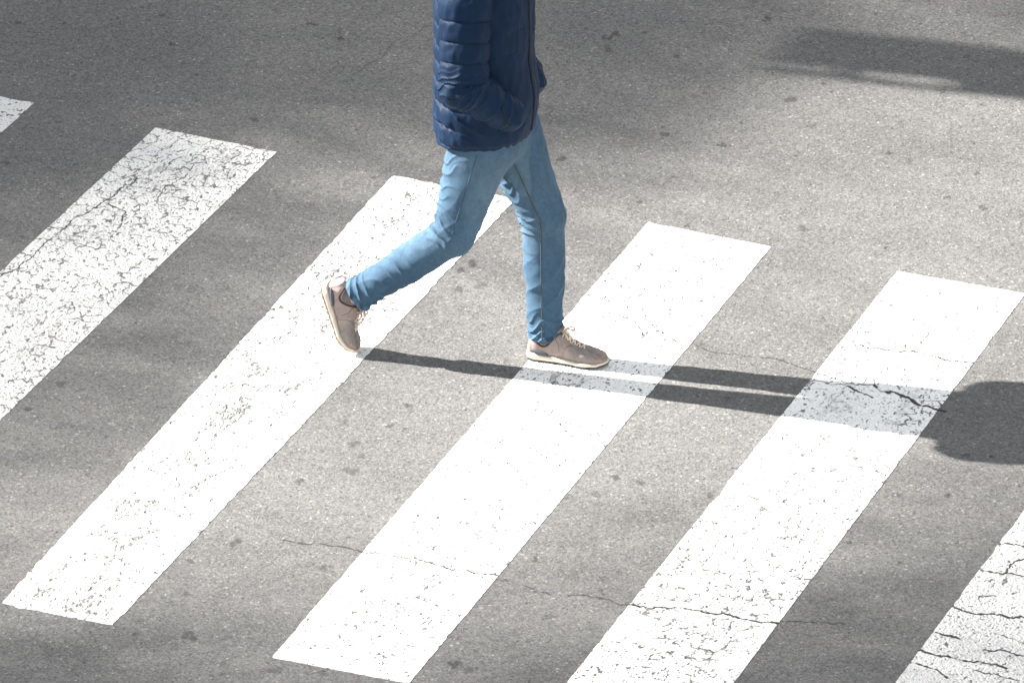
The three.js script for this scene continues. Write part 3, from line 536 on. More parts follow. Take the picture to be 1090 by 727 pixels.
function makeShoe(side, flex, outsoleMat) {
  // side: +1 when the outer side of the foot is +z
  const bend = ([x, y, z]) => {
    const x0 = 0.64 * SHOE, u = x - x0; if (u <= 0 || !flex) return [x, y, z];
    const L = 0.075, a = flex * clamp(u / L), r = L / flex, over = Math.max(0, u - L);
    const bx = x0 + (r - y) * Math.sin(a) + over * Math.cos(a), by = r - (r - y) * Math.cos(a) + over * Math.sin(a);
    return [bx, by, z];
  };
  const S = Array.from({ length: 46 }, (_, i) => { const t = i / 45; return 0.5 - 0.5 * Math.cos(Math.PI * mix(0.02, 0.98, t)); });
  const z0 = (s) => swing(s) * -side;
  const upperRing = (s, t) => {
    const a = t * 6.2832 - 1.5708, w = halfWidth(s), lo = soleTop(s) - 0.006, hi = topHeight(s), ca = Math.cos(a), sa = Math.sin(a);
    const e = sa > 0 ? 0.82 : 0.35, lean = sa > 0 ? 1 - 0.30 * smooth(0.3, 0.55, s) * (1 - smooth(0.8, 1, s)) * sa * sa - 0.12 * sa * sa * (1 - smooth(0.3, 0.4, s)) : 1;
    return [s * SHOE, lo + (hi - lo) * (0.5 + 0.5 * Math.sign(sa) * Math.pow(Math.abs(sa), e)), z0(s) + w * lean * Math.sign(ca) * Math.pow(Math.abs(ca), 0.6)];
  };
  const upperPaint = (s, t) => {
    const hgt = 0.5 + 0.5 * Math.sin(t * 6.2832 - 1.5708), n = 1 + 0.12 * noise3(s * 60, t * 40, 1, 81) + 0.08 * noise3(s * 16, t * 10, 2, 82);
    let c = [0.276, 0.223, 0.202];
    const guard = s > 0.80 + 0.10 * hgt || hgt < 0.22 + 0.08 * Math.sin(s * 9), heel = s < 0.17 + 0.10 * (1 - hgt);
    if (s > 0.52 && !guard) c = [0.221, 0.195, 0.184];
    if (guard) c = [0.235, 0.184, 0.162];
    if (heel) c = [0.322, 0.256, 0.235];
    return c.map((v) => v * n);
  };
  const upper = new THREE.Mesh(loft(S, upperRing, 40, bend, upperPaint), suede);
  upper.name = 'shoe'; upper.castShadow = upper.receiveShadow = true;
  const slab = (loF, hiF, grow, soft) => (s, t) => { const a = t * 6.2832, w = halfWidth(s) + grow, ca = Math.cos(a), sa = Math.sin(a), q = s < 0.5 ? -0.004 * (1 - s * 2) : 0.004 * (s * 2 - 1); return [s * SHOE + q, mix(loF(s), hiF(s), 0.5 + 0.5 * Math.sign(sa) * Math.pow(Math.abs(sa), soft)), z0(s) + w * Math.sign(ca) * Math.pow(Math.abs(ca), 0.32)]; };
  mesh('midsole', loft(S, slab((s) => soleBottom(s) + 0.005, soleTop, 0.005, 0.45), 32, bend), foam, upper);
  const lugs = [loft(S, slab(soleBottom, (s) => soleBottom(s) + 0.0075, 0.0035, 0.4), 24, bend)];
  for (let i = 0; i < 13; i++) for (const q of [-1, 1]) {
    const s = 0.07 + i * 0.068, b = new THREE.BoxGeometry(0.011, 0.006, 0.014).toNonIndexed(), P = b.attributes.position;
    for (let v = 0; v < P.count; v++) { const p = bend([P.getX(v) + s * SHOE, P.getY(v) + soleBottom(s) + 0.0035, P.getZ(v) + z0(s) + q * (halfWidth(s) - 0.0035)]); P.setXYZ(v, ...p); }
    b.computeVertexNormals(); b.deleteAttribute('uv'); lugs.push(b);
  }
  mesh('outsole', mergeGeometries(lugs.map((g) => { const q = g.index ? g.toNonIndexed() : g; return q; })), outsoleMat, upper);
  // dark insert let into the heel of the midsole on both sides
  for (const q of [-1, 1]) { const g = new THREE.SphereGeometry(1, 18, 10); g.scale(0.036, 0.0085, 0.006); g.rotateY(-q * 0.10); g.rotateZ(-0.20); g.translate(0.048, 0.037, z0(0.16) + q * 0.0375); mesh('heel_insert', g, greyplastic, upper); }
  // collar edge and tongue
  const rim = []; for (let i = 0; i < 28; i++) { const t = i / 28 * 6.2832, s = 0.215 - 0.155 * Math.cos(t), r = upperRing(s, 0.5 + 0.215 * Math.sin(t)); rim.push(bend([r[0], r[1] + 0.001, r[2]])); }
  mesh('collar_edge', tube(rim, 0.0032, 90, 6, true), liningMat, upper);
  const ankle = []; ankle.push([0.060, 0.155, 0], [0.064, 0.11, 0], [0.072, 0.075, 0], [0.085, 0.045, 0]);
  mesh('sock', tube(ankle, 0.034, 16, 18), sockMat, upper);
  const tongue = new THREE.SphereGeometry(1, 16, 12); tongue.scale(0.034, 0.009, 0.024); tongue.rotateZ(0.55); tongue.translate(0.108, 0.116, z0(0.38)); mesh('tongue', tongue, liningMat.clone(), upper).material.color.setRGB(0.20, 0.155, 0.125);
  // stitched edges of the suede overlays
  const edge = [];
  for (const q of [0, 1]) for (const path of [[[0.46, 0.80], [0.50, 0.70], [0.56, 0.62], [0.66, 0.56], [0.80, 0.56], [0.92, 0.60]], [[0.42, 0.82], [0.40, 0.72], [0.36, 0.64], [0.36, 0.58]]]) edge.push(tube(path.map(([s, t]) => { const r = upperRing(s, q ? 1 - t + 0.0 : t); return bend([r[0], r[1] + 0.0004, r[2] + Math.sign(r[2] - z0(s)) * 0.0004]); }), 0.0009, 24, 5));
  mesh('overlay_edge', mergeGeometries(edge), liningMat.clone(), upper).material.color.setRGB(0.12, 0.085, 0.068);
  // laces: crossing rows and a bow
  const rows = [];
  for (let i = 0; i < 5; i++) {
    const s = 0.44 + i * 0.058, s2 = s + 0.04, w = 0.021 - 0.001 * i, top = (q) => topHeight(q) + 0.0015;
    for (const q of [-1, 1]) rows.push(tube([[s * SHOE, top(s) - 0.007, z0(s) + q * w], [(s + 0.012) * SHOE, top(s + 0.012) + 0.001, z0(s) + q * w * 0.45], [(s + s2) / 2 * SHOE + 0.002, top((s + s2) / 2) + 0.0025, z0(s)], [s2 * SHOE, top(s2), z0(s2) - q * w * 0.6], [s2 * SHOE, top(s2) - 0.006, z0(s2) - q * w]].map(bend), 0.0031, 20, 6));
  }
  const bx = 0.425 * SHOE, by = topHeight(0.425) + 0.004, bz = z0(0.42);
  for (const q of [-1, 1]) {
    rows.push(tube([[bx, by, bz], [bx + 0.016, by + 0.014, bz + q * 0.014], [bx + 0.034, by + 0.010, bz + q * 0.032], [bx + 0.036, by - 0.008, bz + q * 0.040], [bx + 0.018, by + 0.004, bz + q * 0.024], [bx, by, bz]], 0.0032, 32, 6));
    rows.push(tube([[bx, by, bz], [bx + 0.012, by + 0.006, bz + q * 0.014], [bx + 0.038, by + 0.001, bz + q * 0.026], [bx + 0.052, by - 0.018, bz + q * 0.034]], 0.0022, 20, 6));
  }
  rows.push(new THREE.SphereGeometry(0.006, 10, 8).translate(bx, by + 0.002, bz));
  mesh('lace', mergeGeometries(rows), laceMat, upper);
  return upper;
}
const shoeL = makeShoe(-1, 0.0, rubber);
shoeL.position.set(-0.143, 0.0029, -0.072); shoeL.rotation.y = 0.02; person.add(shoeL);
shoeL.userData.label = 'planted taupe trainer with a white midsole';
const shoeR = makeShoe(1, 0.46, palerubber);
shoeR.position.set(-0.893, 0.268, 0.060); shoeR.rotation.z = -THREE.MathUtils.degToRad(72); person.add(shoeR);
shoeR.userData.label = 'taupe trainer pushing off on its toe, sole showing';
{
  shoeR.updateMatrixWorld(true);                                             // rest the toe on the paint
  const b = new THREE.Box3().setFromObject(shoeR, true); shoeR.position.y += 0.0029 - b.min.y;
  console.log('rear toe lifted by', (0.0029 - b.min.y).toFixed(4));
}

// ---------- left of the picture: pavement and two unseen trees, placed to shade the road ----------
const ALONG = new THREE.Vector3(-0.345, 0, 0.9386), ACROSS = new THREE.Vector3(0.9386, 0, 0.345);
function strip(name, from, to, low, high, material) {
  const g = new THREE.BoxGeometry(to - from, high - low, 90), m = mesh(name, g, material);
  m.position.copy(ACROSS).multiplyScalar((from + to) / 2).setY((low + high) / 2); m.rotation.y = Math.atan2(-0.345, 0.9386);
  return structure(m);
}
const stoneMat = new THREE.MeshStandardMaterial({ color: new THREE.Color(0.30, 0.29, 0.27), roughness: 0.85 }); stoneMat.name = 'granite kerb';
const slabMat = new THREE.MeshStandardMaterial({ color: new THREE.Color(0.26, 0.25, 0.235), roughness: 0.9 }); slabMat.name = 'concrete pavement';
strip('kerb', -13.2, -13.0, -0.05, 0.13, stoneMat);
strip('pavement', -30, -13.203, -0.05, 0.125, slabMat);

// foliage clumps of each unseen crown, shaped for its shade: centre x, y, z, half size, density
const UNSEEN_FAR_TREE = [[-17.11,13.01,-11.32,0.62,0.45],[-22.01,12.37,-11.39,0.6,0.45],[-18.91,12.53,-9.97,0.43,0.45],[-19.36,13.42,-11.98,0.53,0.45],[-21.69,12.13,-10.93,0.54,0.45],[-21.82,13.21,-11.23,0.4,0.45],[-15.37,11.81,-9.16,0.49,0.45],[-22.12,13.57,-12.12,0.45,0.45],[-24.39,12.71,-13.1,0.53,0.45],[-17.13,12.64,-11.53,0.51,0.45],[-21.11,12.46,-10.38,0.42,0.45],[-22.03,13.25,-11.63,0.62,0.45],[-25.76,13.59,-13.26,0.48,0.45],[-24.92,13.37,-13.3,0.47,0.45],[-18.77,12.33,-10.62,0.54,0.45],[-24.83,12.73,-11.72,0.54,0.45],[-22.58,12.75,-9.18,0.16,1.309],[-22.14,12.66,-9.14,0.16,1.387],[-22.27,12.98,-9.23,0.16,1.432],[-20.97,12.31,-8.96,0.16,1.416],[-20.44,12.16,-8.93,0.16,1.316],[-21.08,12.81,-9.16,0.16,1.146],[-19.89,12.24,-8.95,0.16,0.97],[-20.64,12.91,-9.21,0.16,0.84],[-19.99,12.7,-9.16,0.16,0.77],[-19.07,12.3,-8.96,0.16,0.747],[-20.3,13.29,-9.41,0.16,0.738],[-18.97,12.65,-9.11,0.16,0.709],[-19.81,13.39,-9.42,0.16,0.653],[-18.71,12.88,-9.21,0.16,0.581],[-17.95,12.57,-9.08,0.16,0.511],[-17.36,12.39,-8.98,0.16,0.461],[-17.37,12.58,-9.07,0.16,0.438],[-16.98,12.55,-9.07,0.16,0.427],[-22.46,12.8,-8.97,0.16,1.484],[-21.79,12.54,-8.83,0.16,1.589],[-21.39,12.49,-8.81,0.16,1.638],[-20.54,12.14,-8.65,0.16,1.578],[-21.36,12.86,-9.0,0.16,1.378],[-20.21,12.33,-8.77,0.16,1.088],[-19.44,12.02,-8.62,0.16,0.884],[-20.83,13.14,-9.08,0.16,0.764],[-18.98,12.14,-8.65,0.16,0.753],[-20.22,13.13,-9.07,0.16,0.805],[-19.78,13.05,-9.04,0.16,0.816],[-18.8,12.64,-8.9,0.16,0.759],[-18.94,12.91,-9.02,0.16,0.656],[-17.94,12.49,-8.83,0.16,0.541],[-19.03,13.36,-9.21,0.16,0.449],[-17.36,12.49,-8.83,0.16,0.425],[-17.07,12.52,-8.84,0.16,0.423],[-16.58,12.37,-8.8,0.16,0.414],[-22.14,12.48,-8.62,0.16,1.516],[-23.41,13.5,-9.05,0.16,1.662],[-22.56,13.13,-8.88,0.16,1.784],[-21.54,12.69,-8.66,0.16,1.814],[-20.34,12.1,-8.44,0.16,1.63],[-21.49,13.05,-8.86,0.16,1.239],[-19.61,12.06,-8.42,0.16,0.922],[-19.72,12.31,-8.54,0.16,0.735],[-19.41,12.31,-8.5,0.16,0.672],[-20.03,12.9,-8.75,0.16,0.81],[-20.43,13.4,-9.0,0.16,0.948],[-20.01,13.31,-8.93,0.16,0.915],[-18.85,12.76,-8.74,0.16,0.818],[-19.85,13.62,-9.06,0.16,0.625],[-19.33,13.46,-9.01,0.16,0.428],[-18.44,13.1,-8.84,0.16,0.403],[-17.53,12.71,-8.68,0.16,0.445],[-16.7,12.38,-8.53,0.16,0.424],[-23.1,13.21,-8.66,0.16,1.653],[-21.71,12.48,-8.35,0.16,1.788],[-21.06,12.3,-8.29,0.16,1.892],[-21.58,12.8,-8.51,0.16,1.828],[-20.51,12.33,-8.29,0.16,1.557],[-19.85,12.08,-8.18,0.16,0.919],[-20.95,13.03,-8.63,0.16,0.858],[-20.28,12.79,-8.49,0.16,0.637],[-20.32,13.02,-8.63,0.16,0.674],[-20.39,13.24,-8.68,0.16,0.96],[-18.88,12.47,-8.37,0.16,0.998],[-19.56,13.1,-8.64,0.16,0.982],[-18.65,12.74,-8.48,0.16,0.717],[-19.08,13.2,-8.67,0.16,0.345],[-19.29,13.52,-8.8,0.16,0.246],[-18.06,12.93,-8.57,0.16,0.373],[-17.3,12.67,-8.47,0.16,0.42],[-16.6,12.4,-8.31,0.16,0.391],[-23.79,13.53,-8.6,0.16,1.609],[-23.26,13.41,-8.56,0.16,1.787],[-22.82,13.33,-8.55,0.16,1.88],[-22.31,13.18,-8.47,0.16,1.837],[-20.67,12.32,-8.07,0.16,1.617],[-20.23,12.26,-8.08,0.16,1.219],[-20.66,12.72,-8.27,0.16,0.91],[-19.42,12.14,-8.0,0.16,0.728],[-20.13,12.78,-8.28,0.16,0.671],[-19.21,12.4,-8.12,0.16,0.761],[-19.6,12.83,-8.29,0.16,0.833],[-19.89,13.24,-8.45,0.16,0.832],[-19.13,12.94,-8.35,0.16,0.718],[-19.93,13.67,-8.67,0.16,0.478],[-19.42,13.52,-8.58,0.16,0.264],[-17.85,12.71,-8.26,0.16,0.271],[-18.34,13.24,-8.49,0.16,0.302],[-16.98,12.53,-8.2,0.16,0.342],[-23.54,13.5,-8.39,0.16,1.697],[-22.11,12.75,-8.05,0.16,1.885],[-21.72,12.71,-8.06,0.16,1.928],[-21.7,12.91,-8.14,0.16,1.7],[-20.21,12.12,-7.8,0.16,1.214],[-21.33,13.04,-8.15,0.16,0.908],[-21.23,13.21,-8.23,0.16,0.72],[-20.24,12.74,-8.04,0.16,0.634],[-20.52,13.13,-8.19,0.16,0.65],[-20.15,13.11,-8.23,0.16,0.758],[-19.95,13.18,-8.22,0.16,0.81],[-20.32,13.62,-8.44,0.16,0.856],[-20.06,13.64,-8.43,0.16,0.594],[-18.55,12.87,-8.12,0.16,0.413],[-19.59,13.73,-8.47,0.16,0.289],[-18.07,12.97,-8.15,0.16,0.254],[-17.64,12.89,-8.12,0.16,0.252],[-17.45,12.93,-8.15,0.16,0.267],[-22.75,12.88,-7.88,0.16,1.426],[-21.91,12.54,-7.74,0.16,1.601],[-22.98,13.41,-8.09,0.16,1.691],[-21.25,12.52,-7.73,0.16,1.407],[-20.71,12.34,-7.67,0.16,1.238],[-21.29,12.95,-7.89,0.16,0.906],[-20.17,12.39,-7.7,0.16,0.704],[-20.76,13.01,-7.96,0.16,0.584],[-20.89,13.28,-8.06,0.16,0.543],[-19.32,12.45,-7.7,0.16,0.589],[-19.47,12.74,-7.86,0.16,0.677],[-20.52,13.62,-8.23,0.16,0.744],[-19.78,13.35,-8.07,0.16,0.586],[-19.95,13.68,-8.22,0.16,0.154],[-18.91,13.21,-8.02,0.16,0.113],[-18.51,13.15,-7.99,0.16,0.084],[-18.61,13.4,-8.13,0.16,0.055],[-16.93,12.51,-7.76,0.16,0.115],[-22.47,12.81,-7.65,0.16,1.295],[-21.9,12.63,-7.54,0.16,1.34],[-20.91,12.18,-7.37,0.16,1.281],[-22.11,13.17,-7.82,0.16,1.217],[-21.55,12.99,-7.73,0.16,0.858],[-20.64,12.62,-7.57,0.16,0.731],[-19.73,12.22,-7.37,0.16,0.623],[-20.43,12.89,-7.64,0.16,0.548],[-19.66,12.6,-7.52,0.16,0.512],[-19.89,12.94,-7.68,0.16,0.622],[-20.37,13.42,-7.89,0.16,0.795],[-20.15,13.49,-7.92,0.16,0.434],[-19.42,13.23,-7.85,0.16,0.073],[-19.21,13.28,-7.82,0.16,0.046],[-17.43,12.93,-7.67,0.16,0.101],[-23.52,13.36,-7.64,0.16,1.183],[-22.61,12.99,-7.47,0.16,1.327],[-21.91,12.74,-7.38,0.16,1.438],[-20.63,12.12,-7.13,0.16,1.397],[-21.05,12.58,-7.32,0.16,1.01],[-20.07,12.14,-7.15,0.16,0.769],[-21.07,12.97,-7.47,0.16,0.57],[-20.91,13.09,-7.56,0.16,0.509],[-18.95,12.03,-7.09,0.16,0.466],[-19.91,12.86,-7.43,0.16,0.496],[-18.76,12.28,-7.18,0.16,0.689],[-19.15,12.75,-7.41,0.16,0.614],[-19.75,13.35,-7.64,0.16,0.144],[-19.14,13.14,-7.56,0.16,0.102],[-19.5,13.56,-7.74,0.16,0.091],[-17.85,12.72,-7.36,0.16,0.068],[-18.14,13.11,-7.53,0.16,0.047],[-16.46,12.21,-7.18,0.16,0.085],[-22.03,12.52,-7.05,0.16,1.207],[-22.2,12.83,-7.21,0.16,1.381],[-21.71,12.71,-7.17,0.16,1.441],[-20.24,11.94,-6.82,0.16,1.049],[-21.43,12.91,-7.25,0.16,0.933],[-19.61,11.93,-6.8,0.16,0.505],[-19.29,11.95,-6.85,0.16,0.248],[-20.16,12.69,-7.12,0.16,0.102],[-18.95,12.13,-6.91,0.16,0.122],[-20.41,13.26,-7.39,0.16,0.439],[-20.01,13.19,-7.38,0.16,0.447],[-18.85,12.64,-7.1,0.16,0.137],[-19.69,13.4,-7.44,0.16,0.12],[-18.11,12.56,-7.07,0.16,0.127],[-18.77,13.22,-7.4,0.16,0.115],[-17.07,12.29,-7.0,0.16,0.083],[-18.31,13.3,-7.42,0.16,0.083],[-17.83,13.21,-7.38,0.16,0.114],[-23.41,13.29,-7.2,0.16,0.971],[-22.95,13.22,-7.14,0.16,1.088],[-22.03,12.79,-6.95,0.16,1.138],[-20.45,11.99,-6.61,0.16,1.009],[-20.73,12.35,-6.81,0.16,0.89],[-20.13,12.18,-6.71,0.16,0.634],[-20.52,12.64,-6.89,0.16,0.354],[-19.35,12.06,-6.68,0.16,0.219],[-19.1,12.11,-6.67,0.16,0.173],[-19.23,12.4,-6.81,0.16,0.206],[-18.77,12.31,-6.74,0.16,0.196],[-18.66,12.43,-6.79,0.16,0.108],[-19.58,13.21,-7.17,0.16,0.043],[-18.69,12.86,-6.97,0.16,0.029],[-18.8,13.11,-7.12,0.16,0.029],[-16.87,12.47,-6.86,0.16,0.044],[-22.16,12.59,-6.67,0.16,0.8],[-22.32,12.88,-6.82,0.16,0.806],[-20.61,12.0,-6.42,0.16,0.753],[-21.59,12.82,-6.76,0.16,0.672],[-20.52,12.33,-6.52,0.16,0.623],[-20.33,12.4,-6.57,0.16,0.48],[-18.99,11.75,-6.29,0.16,0.249],[-18.99,11.94,-6.37,0.16,0.212],[-19.11,12.2,-6.52,0.16,0.17],[-19.57,12.72,-6.73,0.16,0.128],[-19.51,12.87,-6.79,0.16,0.063],[-19.77,13.25,-6.92,0.16,0.096],[-18.84,12.84,-6.78,0.16,0.058],[-18.76,13.2,-6.93,0.16,0.023],[-16.1,12.06,-6.44,0.16,0.06],[-23.29,13.24,-6.71,0.16,0.629],[-22.17,12.68,-6.47,0.16,0.619],[-22.2,12.9,-6.56,0.16,0.587],[-21.58,12.7,-6.46,0.16,0.563],[-20.18,12.02,-6.2,0.16,0.558],[-20.93,12.68,-6.48,0.16,0.453],[-19.56,12.0,-6.19,0.16,0.271],[-20.38,12.75,-6.48,0.16,0.232],[-18.62,11.79,-6.11,0.16,0.203],[-19.96,12.88,-6.55,0.16,0.108],[-18.47,12.09,-6.23,0.16,0.023],[-18.45,12.49,-6.38,0.16,0.044],[-19.12,13.15,-6.66,0.16,0.067],[-19.02,13.26,-6.7,0.16,0.056],[-16.93,12.13,-6.28,0.16,0.043],[-17.29,12.54,-6.42,0.16,0.036],[-17.28,12.72,-6.49,0.16,0.056],[-22.28,12.68,-6.26,0.16,0.523],[-21.61,12.44,-6.19,0.16,0.519],[-21.76,12.72,-6.3,0.16,0.533],[-20.43,12.06,-6.01,0.16,0.553],[-20.66,12.43,-6.18,0.16,0.511],[-19.49,11.84,-5.88,0.16,0.33],[-19.65,12.18,-6.05,0.16,0.289],[-20.06,12.63,-6.25,0.16,0.192],[-18.96,12.12,-6.02,0.16,0.053],[-19.23,12.5,-6.21,0.16,0.055],[-18.84,12.86,-6.34,0.16,0.049],[-19.23,13.31,-6.55,0.16,0.052],[-18.86,13.27,-6.5,0.16,0.03],[-17.29,12.44,-6.17,0.16,0.028],[-16.86,12.36,-6.14,0.16,0.04],[-16.35,12.23,-6.07,0.16,0.065],[-22.14,12.47,-5.94,0.16,0.453],[-21.68,12.39,-5.9,0.16,0.45],[-20.79,12.02,-5.78,0.16,0.453],[-20.16,11.81,-5.7,0.16,0.451],[-20.91,12.49,-5.99,0.16,0.406],[-19.82,11.98,-5.76,0.16,0.385],[-19.48,11.97,-5.75,0.16,0.382],[-19.35,12.07,-5.77,0.16,0.289],[-18.84,11.93,-5.7,0.16,0.03],[-20.29,13.07,-6.24,0.16,0.033],[-19.34,12.67,-6.02,0.16,0.059],[-18.77,12.52,-5.98,0.16,0.045],[-18.61,12.61,-6.04,0.16,0.038],[-18.57,12.79,-6.08,0.16,0.029],[-17.37,12.82,-6.11,0.16,0.03],[-22.13,12.56,-5.8,0.16,0.395],[-21.48,12.34,-5.71,0.16,0.391],[-21.83,12.76,-5.86,0.16,0.385],[-20.59,12.19,-5.59,0.16,0.377],[-20.34,12.22,-5.6,0.16,0.38],[-20.93,12.81,-5.9,0.16,0.36],[-20.49,12.73,-5.81,0.16,0.217],[-20.08,12.66,-5.82,0.16,0.099],[-19.43,12.84,-5.89,0.16,0.037],[-16.5,12.36,-5.7,0.16,0.043],[-22.92,12.96,-5.7,0.16,0.356],[-21.62,12.35,-5.48,0.16,0.355],[-21.46,12.44,-5.48,0.16,0.357],[-21.88,12.91,-5.71,0.16,0.357],[-19.98,11.86,-5.23,0.16,0.352],[-20.4,12.36,-5.45,0.16,0.348],[-19.5,11.98,-5.32,0.16,0.328],[-20.31,12.69,-5.62,0.16,0.086],[-20.57,13.07,-5.76,0.16,0.05],[-20.25,13.27,-5.84,0.16,0.024],[-18.17,12.73,-5.61,0.16,0.029],[-18.59,13.19,-5.81,0.16,0.035],[-17.92,12.97,-5.71,0.16,0.039],[-16.62,12.31,-5.44,0.16,0.047],[-21.67,12.28,-5.23,0.16,0.332],[-21.7,12.51,-5.29,0.16,0.348],[-22.12,12.95,-5.48,0.16,0.375],[-21.79,12.94,-5.48,0.16,0.396],[-19.96,11.97,-5.09,0.16,0.375],[-20.85,12.73,-5.41,0.16,0.373],[-20.67,12.84,-5.47,0.16,0.251],[-19.37,12.17,-5.16,0.16,0.098],[-20.32,12.99,-5.53,0.16,0.051],[-19.6,12.73,-5.43,0.16,0.044],[-19.61,12.94,-5.49,0.16,0.042],[-18.98,12.75,-5.39,0.16,0.025],[-18.59,12.7,-5.41,0.16,0.024],[-18.49,12.81,-5.42,0.16,0.045],[-18.18,12.83,-5.42,0.16,0.058],[-17.98,12.88,-5.49,0.16,0.059],[-18.16,13.21,-5.64,0.16,0.059],[-17.67,13.1,-5.54,0.16,0.066],[-23.25,13.2,-5.37,0.16,0.307],[-23.19,13.36,-5.43,0.16,0.327],[-21.39,12.38,-5.05,0.16,0.368],[-21.55,12.69,-5.15,0.16,0.421],[-21.17,12.66,-5.16,0.16,0.438],[-20.3,12.28,-4.98,0.16,0.367],[-20.54,12.62,-5.15,0.16,0.215],[-20.89,13.09,-5.35,0.16,0.113],[-20.29,13.1,-5.36,0.16,0.029],[-19.98,13.1,-5.32,0.16,0.034],[-19.31,13.25,-5.4,0.16,0.032],[-19.39,13.51,-5.54,0.16,0.051],[-17.96,12.78,-5.23,0.16,0.059],[-17.17,12.45,-5.07,0.16,0.059],[-17.99,13.21,-5.4,0.16,0.064],[-23.31,13.35,-5.25,0.16,0.293],[-23.03,13.36,-5.25,0.16,0.32],[-22.03,12.89,-5.04,0.16,0.363],[-22.09,13.13,-5.14,0.16,0.401],[-20.43,12.27,-4.75,0.16,0.363],[-20.01,12.22,-4.72,0.16,0.331],[-19.51,12.08,-4.7,0.16,0.06],[-18.93,13.1,-5.11,0.16,0.024],[-18.02,12.72,-4.98,0.16,0.037],[-18.78,13.41,-5.25,0.16,0.049],[-18.49,13.42,-5.27,0.16,0.062],[-17.81,13.19,-5.15,0.16,0.079],[-21.43,12.42,-4.62,0.16,0.306],[-22.38,13.24,-4.95,0.16,0.324],[-21.19,12.68,-4.72,0.16,0.303],[-20.61,12.51,-4.67,0.16,0.281],[-20.75,12.79,-4.76,0.16,0.145],[-19.75,12.32,-4.57,0.16,0.026],[-18.55,12.96,-4.86,0.16,0.032],[-17.87,12.73,-4.75,0.16,0.037],[-17.68,12.8,-4.76,0.16,0.056],[-17.94,13.16,-4.93,0.16,0.083],[-19.46,12.23,-4.3,0.16,0.032],[-19.91,13.56,-4.9,0.16,0.031],[-18.65,12.91,-4.6,0.16,0.042],[-18.02,12.73,-4.51,0.16,0.061],[-18.17,13.0,-4.63,0.16,0.082],[-17.6,12.84,-4.58,0.16,0.106],[-16.69,12.46,-4.42,0.16,0.125],[-19.94,13.46,-4.59,0.16,0.025],[-19.08,13.11,-4.44,0.16,0.046],[-18.16,12.71,-4.28,0.16,0.143],[-18.69,13.26,-4.55,0.16,0.15],[-17.25,12.52,-4.2,0.16,0.158],[-16.73,12.39,-4.14,0.16,0.16],[-18.17,13.23,-4.31,0.16,0.197],[-17.08,12.73,-4.11,0.16,0.196]];
